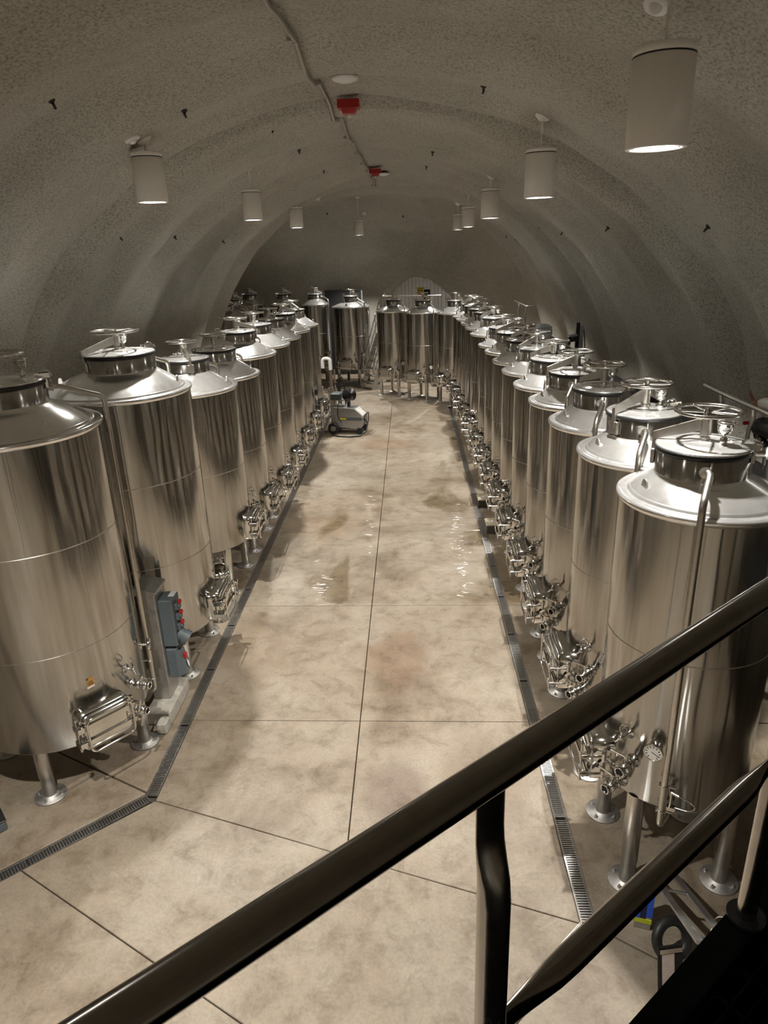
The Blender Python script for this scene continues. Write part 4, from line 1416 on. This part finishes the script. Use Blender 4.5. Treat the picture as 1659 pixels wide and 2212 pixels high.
# ------------------------------------------------------------------ left: curb, power pedestal
cu = thing('curb', 'long grey concrete curb under the pedestal between the two nearest left tanks', 'curb', (0, 0, 0))
put('block', MB().box((-2.78, 5.81, 0), (-2.52, 6.45, 0.16), None, 0.015), M['curb'], cu)
put('step', MB().box((-2.62, 5.66, 0), (-2.52, 5.80, 0.13), None, 0.015), M['curb'], cu)
pd = thing('power_pedestal', 'steel pedestal with a blue grey switch box beside the nearest left tank', 'pedestal', (-2.65, 6.18, 0.16))
put('column', MB().box((-0.11, -0.14, 0), (0.07, 0.14, 1.22), None, 0.006), M['plate'], pd)
put('sloped_cap', MB().add([(-0.125, -0.16, 1.22), (0.09, -0.16, 1.22), (0.09, 0.16, 1.22), (-0.125, 0.16, 1.22), (-0.125, -0.16, 1.31), (0.09, -0.16, 1.25), (0.09, 0.16, 1.25), (-0.125, 0.16, 1.31)],
    [(3, 2, 1, 0), (4, 5, 6, 7), (0, 1, 5, 4), (1, 2, 6, 5), (2, 3, 7, 6), (3, 0, 4, 7)]), M['plate'], pd)
sb = put('switch_box', MB().box((0.071, -0.10, 0.60), (0.215, 0.13, 1.13), None, 0.012), M['greybox'], pd, label='blue grey plastic switch box')
for k in range(3):
    zz = 1.04 - 0.115 * k
    put('switch', MB().box((0.213, -0.04, zz - 0.055), (0.245, 0.07, zz + 0.02), None, 0.008).cyl((0.245, 0.015, zz - 0.02), (0.262, 0.015, zz - 0.02), 0.028, 12), M['greybox'], sb)
    put('red_tab', MB().box((0.240, -0.005, zz + 0.005), (0.275, 0.035, zz + 0.045), None, 0.004), M['red'], sb, label='red switch tab')
put('socket_hood', MB().cyl((0.20, 0.0, 0.71), (0.29, 0.0, 0.645), 0.070, 16).cyl((0.25, 0.0, 0.675), (0.30, 0.0, 0.64), 0.080, 16), M['greybox'], sb)
put('label_strip', MB().box((0.15, 0.0, 1.129), (0.21, 0.12, 1.132)), M['whiteplastic'], sb)
lb = put('socket_box', MB().box((0.071, -0.09, 0.22), (0.185, 0.11, 0.565), None, 0.012).add([(0.184, -0.08, 0.24), (0.184, 0.10, 0.24), (0.184, 0.10, 0.53), (0.184, -0.08, 0.53), (0.255, -0.06, 0.26), (0.255, 0.08, 0.26), (0.20, 0.08, 0.52), (0.20, -0.06, 0.52)],
    [(4, 5, 6, 7), (0, 4, 7, 3), (1, 2, 6, 5), (0, 1, 5, 4), (3, 7, 6, 2)]), M['greybox'], pd, label='lower blue grey socket box')
put('red_tab', MB().box((0.215, -0.01, 0.41), (0.25, 0.035, 0.465), None, 0.004), M['red'], lb, label='red tab')
put('tag_plate', MB().add([(0.258, -0.01, 0.33), (0.262, 0.025, 0.285), (0.246, 0.06, 0.335), (0.236, 0.025, 0.385)], [(0, 1, 2, 3)]), M['whiteplastic'], lb, label='white diamond label')
stk = put('sticker', MB().add([tuple(pol(0.7568, az, z)) for az, z in ((-5, 1.06), (0, 1.06), (0, 1.14), (-5, 1.14))], [(0, 1, 2, 3)]), M['orange'], bpy.data.objects['wine_tank.014'], label='tan caution sticker with dark printed lines')
sp = MB()
for za, zb_, a0, a1 in ((1.122, 1.136, -4.9, -3.6), (1.098, 1.104, -3.4, -1.2), (1.083, 1.089, -4.4, -0.6), (1.070, 1.075, -4.4, -0.5)):
    sp.add([tuple(pol(0.7574, az, z)) for az, z in ((a0, za), (a1, za), (a1, zb_), (a0, zb_))], [(0, 1, 2, 3)])
stuff(put('print_line', sp, M['print'], stk))
put('lower_strip', MB().add([tuple(pol(0.7572, az, z)) for az, z in ((-5.2, 1.035), (-0.2, 1.043), (-0.2, 1.058), (-5.2, 1.056))], [(0, 1, 2, 3)]), M['paper'], stk)
bk = thing('concrete_plinth', 'pale rounded concrete plinth end behind the second left tank', 'plinth', (-2.62, 8.2, 0))
put('block', MB().prism([(-0.16, -0.3), (0.10, -0.3), (0.16, -0.22), (0.17, 0.25), (0.10, 0.32), (-0.16, 0.32)], 0, 0.26, bev=0.02), M['curb'], bk)

# far pedestals, pipes and hoses by the pressure washer
p3 = thing('steel_pedestal', 'low steel pedestal by the drain, in front of the last left tank', 'pedestal', (-2.575, 17.46, 0))
put('base', MB().box((-0.12, -0.12, 0), (0.12, 0.12, 0.26), None, 0.01), M['curb'], p3)
put('column', MB().add([(-0.12, -0.13, 0.26), (0.12, -0.13, 0.26), (0.12, 0.13, 0.26), (-0.12, 0.13, 0.26), (-0.09, -0.1, 0.86), (0.09, -0.1, 0.86), (0.09, 0.1, 0.86), (-0.09, 0.1, 0.86)],
    [(3, 2, 1, 0), (4, 5, 6, 7), (0, 1, 5, 4), (1, 2, 6, 5), (2, 3, 7, 6), (3, 0, 4, 7)]), M['plate'], p3)
p2 = thing('power_pedestal', 'steel pedestal with a pale blue box beyond the last left tank', 'pedestal', (-2.60, 19.35, 0))
put('column', MB().box((-0.14, -0.16, 0), (0.14, 0.16, 0.95), None, 0.01), M['plate'], p2)
put('switch_box', MB().box((-0.11, -0.24, 0.62), (0.11, -0.165, 1.08), None, 0.012), M['lightblue'], p2, label='pale blue box')
put('socket_hood', MB().cyl((0.02, -0.16, 0.45), (0.10, -0.30, 0.36), 0.07, 14), M['greybox'], p2)
pp = thing('standpipe', 'brown lagged standpipe with a white top bend beyond the last left tank', 'pipe', (-2.30, 20.1, 0))
put('lagged_pipe', MB().tube([(0, 0, 0), (0, 0, 1.35)], 0.05, 12), M['brown'], pp)
put('top_bend', MB().tube(fillet([(0, 0, 1.3), (0, 0, 1.62), (-0.22, 0.02, 1.62), (-0.22, 0.02, 1.35)], 0.1, 6), 0.055, 12), M['white'], pp)
put('steel_pipe', MB().tube([(0.10, 0.02, 0), (0.10, 0.02, 1.3)], 0.028, 10), M['leg'], pp)
hs = thing('black_hose', 'black hose hanging in long loops behind the pressure washer', 'hose', (-2.12, 19.6, 0))
for dx, top in ((0.0, 0.95), (0.13, 1.12)):
    put('hose_loop', MB().tube(fillet([(dx - 0.06, 0, 0.35), (dx - 0.07, 0, top), (dx + 0.03, 0.0, top + 0.08), (dx + 0.11, 0, top - 0.1), (dx + 0.13, 0, 0.3), (dx + 0.05, 0, 0.022), (dx - 0.25, 0.1, 0.022)], 0.09, 6), 0.022, 8), M['black'], hs)

# ------------------------------------------------------------------ pressure washer
pw = thing('pressure_washer', 'grey steel pressure washer on wheels with a black hose reel', 'washer', (-1.66, 17.95, 0), R(-12))
bb = MB()
prof = [(-0.40, 0.16), (0.40, 0.16), (0.46, 0.24), (0.46, 0.46), (0.24, 0.66), (-0.40, 0.70)]
n = len(prof)
vs = [(x, -0.24, z) for x, z in prof] + [(x, 0.24, z) for x, z in prof]
bb.add(vs, [tuple(range(n)), tuple(range(2 * n - 1, n - 1, -1))] + [(i, n + i, n + (i + 1) % n, (i + 1) % n) for i in range(n)])
put('housing', bb, M['galv'], pw)
put('top_panel', MB().add([(0.255, -0.18, 0.652), (0.445, -0.18, 0.478), (0.445, 0.18, 0.478), (0.255, 0.18, 0.652)], [(0, 1, 2, 3)]).add([], []), M['white'], pw, label='pale control panel')
put('panel_label', MB().add([(0.30, -0.10, 0.615), (0.40, -0.10, 0.523), (0.40, 0.10, 0.523), (0.30, 0.10, 0.615)], [(0, 1, 2, 3)]), M['whiteplastic'], pw)
put('side_stripe', MB().box((-0.20, -0.244, 0.36), (0.42, -0.239, 0.44)), M['greybox'], pw)
put('side_label', MB().box((-0.17, -0.247, 0.38), (0.02, -0.243, 0.425)), M['yellow'], pw, label='small yellow label')
put('end_bar', MB().tube(fillet([(0.47, -0.2, 0.20), (0.50, -0.2, 0.30), (0.50, -0.2, 0.50), (0.50, 0.2, 0.50), (0.50, 0.2, 0.30), (0.47, 0.2, 0.2)], 0.05), 0.012, 8), M['black'], pw)
for s in (-1, 1):
    wl = put('wheel', MB().torus((0, 0, 0), 0.11, 0.04, 28, 10, Matrix.Translation((-0.33, s * 0.29, 0.15)) @ Matrix.Rotation(PI / 2, 4, 'X')), M['black'], pw)
    put('wheel_hub', MB().cyl((-0.33, s * 0.26, 0.15), (-0.33, s * 0.315, 0.15), 0.072, 18), M['galv'], wl)
    put('skid', MB().box((0.30, s * 0.22 - 0.03, 0), (0.44, s * 0.22 + 0.03, 0.17), None, 0.01), M['black'], pw)
put('under_rail', MB().tube(fillet([(-0.40, -0.26, 0.17), (0.42, -0.26, 0.13), (0.48, -0.2, 0.14)], 0.05), 0.014, 8), M['black'], pw)
rl_ = put('hose_reel', MB().lathe([(0.001, -0.10), (0.16, -0.10), (0.165, -0.09), (0.06, -0.07), (0.055, 0.07), (0.165, 0.09), (0.16, 0.10), (0.001, 0.10)], 28, Matrix.Translation((0.05, 0.02, 0.98)) @ Matrix.Rotation(R(62), 4, 'Z') @ Matrix.Rotation(PI / 2, 4, 'Y')), M['black'], pw, label='black hose reel')
put('reel_bracket', MB().box((0.0, -0.05, 0.68), (0.06, 0.08, 0.95)), M['black'], pw)
put('push_handle', MB().tube(fillet([(-0.40, -0.2, 0.68), (-0.44, -0.2, 1.18), (-0.44, 0.2, 1.18), (-0.40, 0.2, 0.68)], 0.08), 0.016, 10), M['chrome'], pw)
put('tool_box', MB().box((-0.42, -0.16, 0.86), (-0.16, 0.16, 1.04), None, 0.02), M['greybox'], pw)
put('lance_hose', MB().tube(fillet([(0.10, -0.1, 0.9), (-0.16, -0.255, 0.86), (-0.22, -0.262, 0.5), (-0.12, -0.262, 0.3)], 0.1, 6), 0.009, 8), M['black'], pw)
put('floor_hose', MB().tube([(-0.36, -0.33, 0.02), (-0.30, -0.46, 0.02), (-0.10, -0.58, 0.02), (0.20, -0.60, 0.02), (0.44, -0.48, 0.02), (0.56, -0.30, 0.10), (0.57, -0.18, 0.28), (0.50, -0.15, 0.38), (0.40, -0.245, 0.40)], 0.020, 10), M['black'], pw)

# ------------------------------------------------------------------ boxes beside the right drain
for (x, y), lab in (((1.33, 10.92), 'nearer beige utility box with a white cap beside the right drain'), ((1.31, 12.16), 'farther beige utility box with a white cap beside the right drain')):
    t = thing('utility_box', lab, 'box', (x, y, 0), 0, 'utility boxes beside the right drain')
    put('body', MB().box((-0.115, -0.16, 0), (0.115, 0.16, 0.125), None, 0.008), M['olive'], t)
    put('lid', MB().box((-0.118, -0.163, 0.125), (0.118, 0.163, 0.155), None, 0.012), M['beige'], t)
    put('cap', MB().lathe([(0.03, 0.154), (0.028, 0.160), (0.001, 0.162)], 18), M['whiteplastic'], t)

# ------------------------------------------------------------------ far end: steps and catwalk
SD = Vector((0.68, 0.73, 0)).normalized()       # direction of climb
SS = Vector((0.73, -0.68, 0)).normalized()
ld = thing('steep_steps', 'steep steel steps with hand rails between the far end tanks', 'steps', (-1.47, 23.90, 0))
NS, RISE, RUN = 9, 0.225, 0.105
def stp(u, v, z):
    return SD * u + SS * v + Vector((0, 0, z))
for s in (-0.27, 0.27):
    b = MB()
    T = NS * RISE
    vs = [stp(u, s + d, z) for d in (-0.012, 0.012) for u, z in ((-0.10, 0.0), (0.12, 0.0), (NS * RUN + 0.12, T), (NS * RUN - 0.10, T))]
    b.add(vs, [(0, 1, 2, 3), (7, 6, 5, 4), (0, 4, 5, 1), (1, 5, 6, 2), (2, 6, 7, 3), (3, 7, 4, 0)])
    put('stringer', b, M['plate'], ld)
    off = Vector((0, 0, 0.85))
    put('hand_rail', MB().tube([stp(0.0, s, 0.55), stp(0.02, s, 0.25) + Vector((0, 0, 0.55)), stp(NS * RUN, s, T) + off * 0.95], 0.017, 8), M['chrome'], ld)
    put('hand_rail', MB().tube([stp(0.04, s, 0.50), stp(NS * RUN, s, T + 0.42)], 0.014, 8), M['chrome'], ld)
    for k in (1, 4, 7):
        p = stp(k * RUN, s, k * RISE)
        put('rail_post', MB().tube([p, p + Vector((0, 0, 0.84)) - SD * 0.03], 0.014, 8), M['chrome'], ld)
for k in range(1, NS):
    b = MB()
    u, z = k * RUN, k * RISE
    vs = [stp(uu, v, zz) for zz in (z - 0.03, z) for uu, v in ((u - 0.10, -0.258), (u + 0.10, -0.258), (u + 0.10, 0.258), (u - 0.10, 0.258))]
    b.add(vs, [(3, 2, 1, 0), (4, 5, 6, 7), (0, 1, 5, 4), (1, 2, 6, 5), (2, 3, 7, 6), (3, 0, 4, 7)])
    put('tread', b, M['galv'], ld)
fc = thing('far_catwalk', 'raised far catwalk with a hand rail in front of the tunnel mouth', 'catwalk', (0, 0, 0))
put('deck', MB().box((-0.50, 24.45, 1.98), (1.15, 25.5, 2.03)), M['blacksteel'], fc)
put('top_rail', MB().tube(fillet([(-0.85, 25.45, 3.02), (-0.88, 24.5, 3.02), (1.1, 24.5, 2.98), (1.1, 25.45, 2.98)], 0.05), 0.022, 10), M['leg'], fc)
for x in (-0.88, 0.28, 1.1):
    put('post', MB().cyl((x, 24.5, 2.02), (x, 24.5, 3.0), 0.019, 10), M['leg'], fc)
for x in (-0.45, 1.05):
    for yy in (24.55, 25.4):
        put('support_post', MB().box((x - 0.03, yy - 0.03, 0), (x + 0.03, yy + 0.03, 1.98)), M['blacksteel'], fc)
wh_ = thing('white_hose', 'thick white hose hanging behind the steep steps at the far end', 'hose', (-0.98, 25.3, 0))
put('hose', MB().tube(fillet([(-0.22, -0.1, 2.0), (-0.18, -0.1, 2.42), (0.0, -0.05, 2.46), (0.12, 0, 2.0), (0.10, 0, 1.2), (0.12, 0, 0.03), (0.3, 0.1, 0.03)], 0.14, 8), 0.05, 14), M['whiteplastic'], wh_)

# ------------------------------------------------------------------ cart at the lower right
ct = thing('hand_cart', 'grey steel hand cart leaning towards the landing beside the nearest right tank', 'cart', (0, 0, 0))
for k, (a, b_) in enumerate((((1.72, 4.02, 0.05), (1.50, 2.72, 0.95)), ((1.90, 3.95, 0.05), (1.66, 2.75, 0.92)))):
    a, b_ = Vector(a), Vector(b_)
    q = (b_ - a).to_track_quat('Z', 'Y').to_matrix().to_4x4()
    put('frame_bar', MB().box((-0.022, -0.009, 0), (0.022, 0.009, (b_ - a).length), Matrix.Translation(a) @ q), M['galv'], ct)
put('cross_bar', MB().cyl((1.66, 3.55, 0.37), (1.82, 3.52, 0.36), 0.010, 8), M['galv'], ct)
wl = put('wheel', MB().torus((0, 0, 0), 0.115, 0.034, 30, 10, Matrix.Translation((1.66, 3.36, 0.15)) @ Matrix.Rotation(R(20), 4, 'Z') @ Matrix.Rotation(R(62), 4, 'X')), M['black'], ct, label='black rubber wheel')
put('toe_plate', MB().box((1.60, 3.12, 0.02), (1.78, 3.32, 0.05)), M['galv'], ct)
bx = thing('steel_trough', 'narrow steel trough wrapped with blue and lime tape beside the cart', 'trough', (1.55, 3.60, 0), R(-16))
put('body', MB().box((-0.055, -0.05, 0.0), (0.055, 0.05, 0.34), None, 0.004), M['plate'], bx)
put('blue_tape', MB().box((-0.057, -0.053, 0.10), (-0.022, -0.03, 0.33)).box((0.018, -0.053, 0.12), (0.057, -0.03, 0.345)), M['blue'], bx, label='blue tape')
put('navy_tape', MB().box((-0.022, -0.052, 0.10), (0.018, -0.03, 0.33)), M['navy'], bx)
put('lime_tape', MB().box((-0.057, -0.054, 0.06), (0.057, -0.028, 0.10)), M['lime'], bx, label='lime yellow tape')
bo = thing('squeeze_bottle', 'white plastic bottle with a looped carrying ring beside the landing', 'bottle', (1.90, 3.27, 0))
put('body', MB().lathe([(0.001, 0), (0.055, 0), (0.060, 0.01), (0.060, 0.24), (0.055, 0.265), (0.040, 0.285), (0.036, 0.30)], 28), M['whiteplastic'], bo)
put('cap', MB().lathe([(0.040, 0.292), (0.043, 0.296), (0.043, 0.325), (0.038, 0.33), (0.014, 0.332), (0.012, 0.348), (0.001, 0.35)], 24), M['whiteplastic'], bo)
put('carry_ring', MB().torus((0, 0, 0), 0.042, 0.004, 24, 6, Matrix.Translation((0.02, 0.03, 0.375)) @ Matrix.Rotation(R(75), 4, 'X')), M['whiteplastic'], bo)
cl = thing('clipboard', 'dark board with a pinkish paper sheet leaning beside the hand cart', 'clipboard', (1.56, 3.07, 0), R(8))
ml = Matrix.Rotation(R(-14), 4, 'X')
put('board', MB().box((-0.07, 0, 0), (0.09, 0.012, 0.36), ml), M['blacksteel'], cl)
put('sheet', MB().box((-0.045, -0.003, 0.03), (0.035, -0.0005, 0.31), ml), M['paper'], cl)
put('clip_bar', MB().box((-0.06, -0.006, 0.315), (0.085, -0.001, 0.345), ml), M['chrome'], cl)

db = thing('floor_box', 'small dark box on the floor at the left edge behind the drain', 'box', (-3.66, 4.42, 0), R(43))
put('body', MB().box((-0.14, -0.1, 0), (0.14, 0.1, 0.09), None, 0.01), M['greybox'], db)
put('lid', MB().box((-0.145, -0.105, 0.09), (0.145, 0.105, 0.105), None, 0.006), M['black'], db)
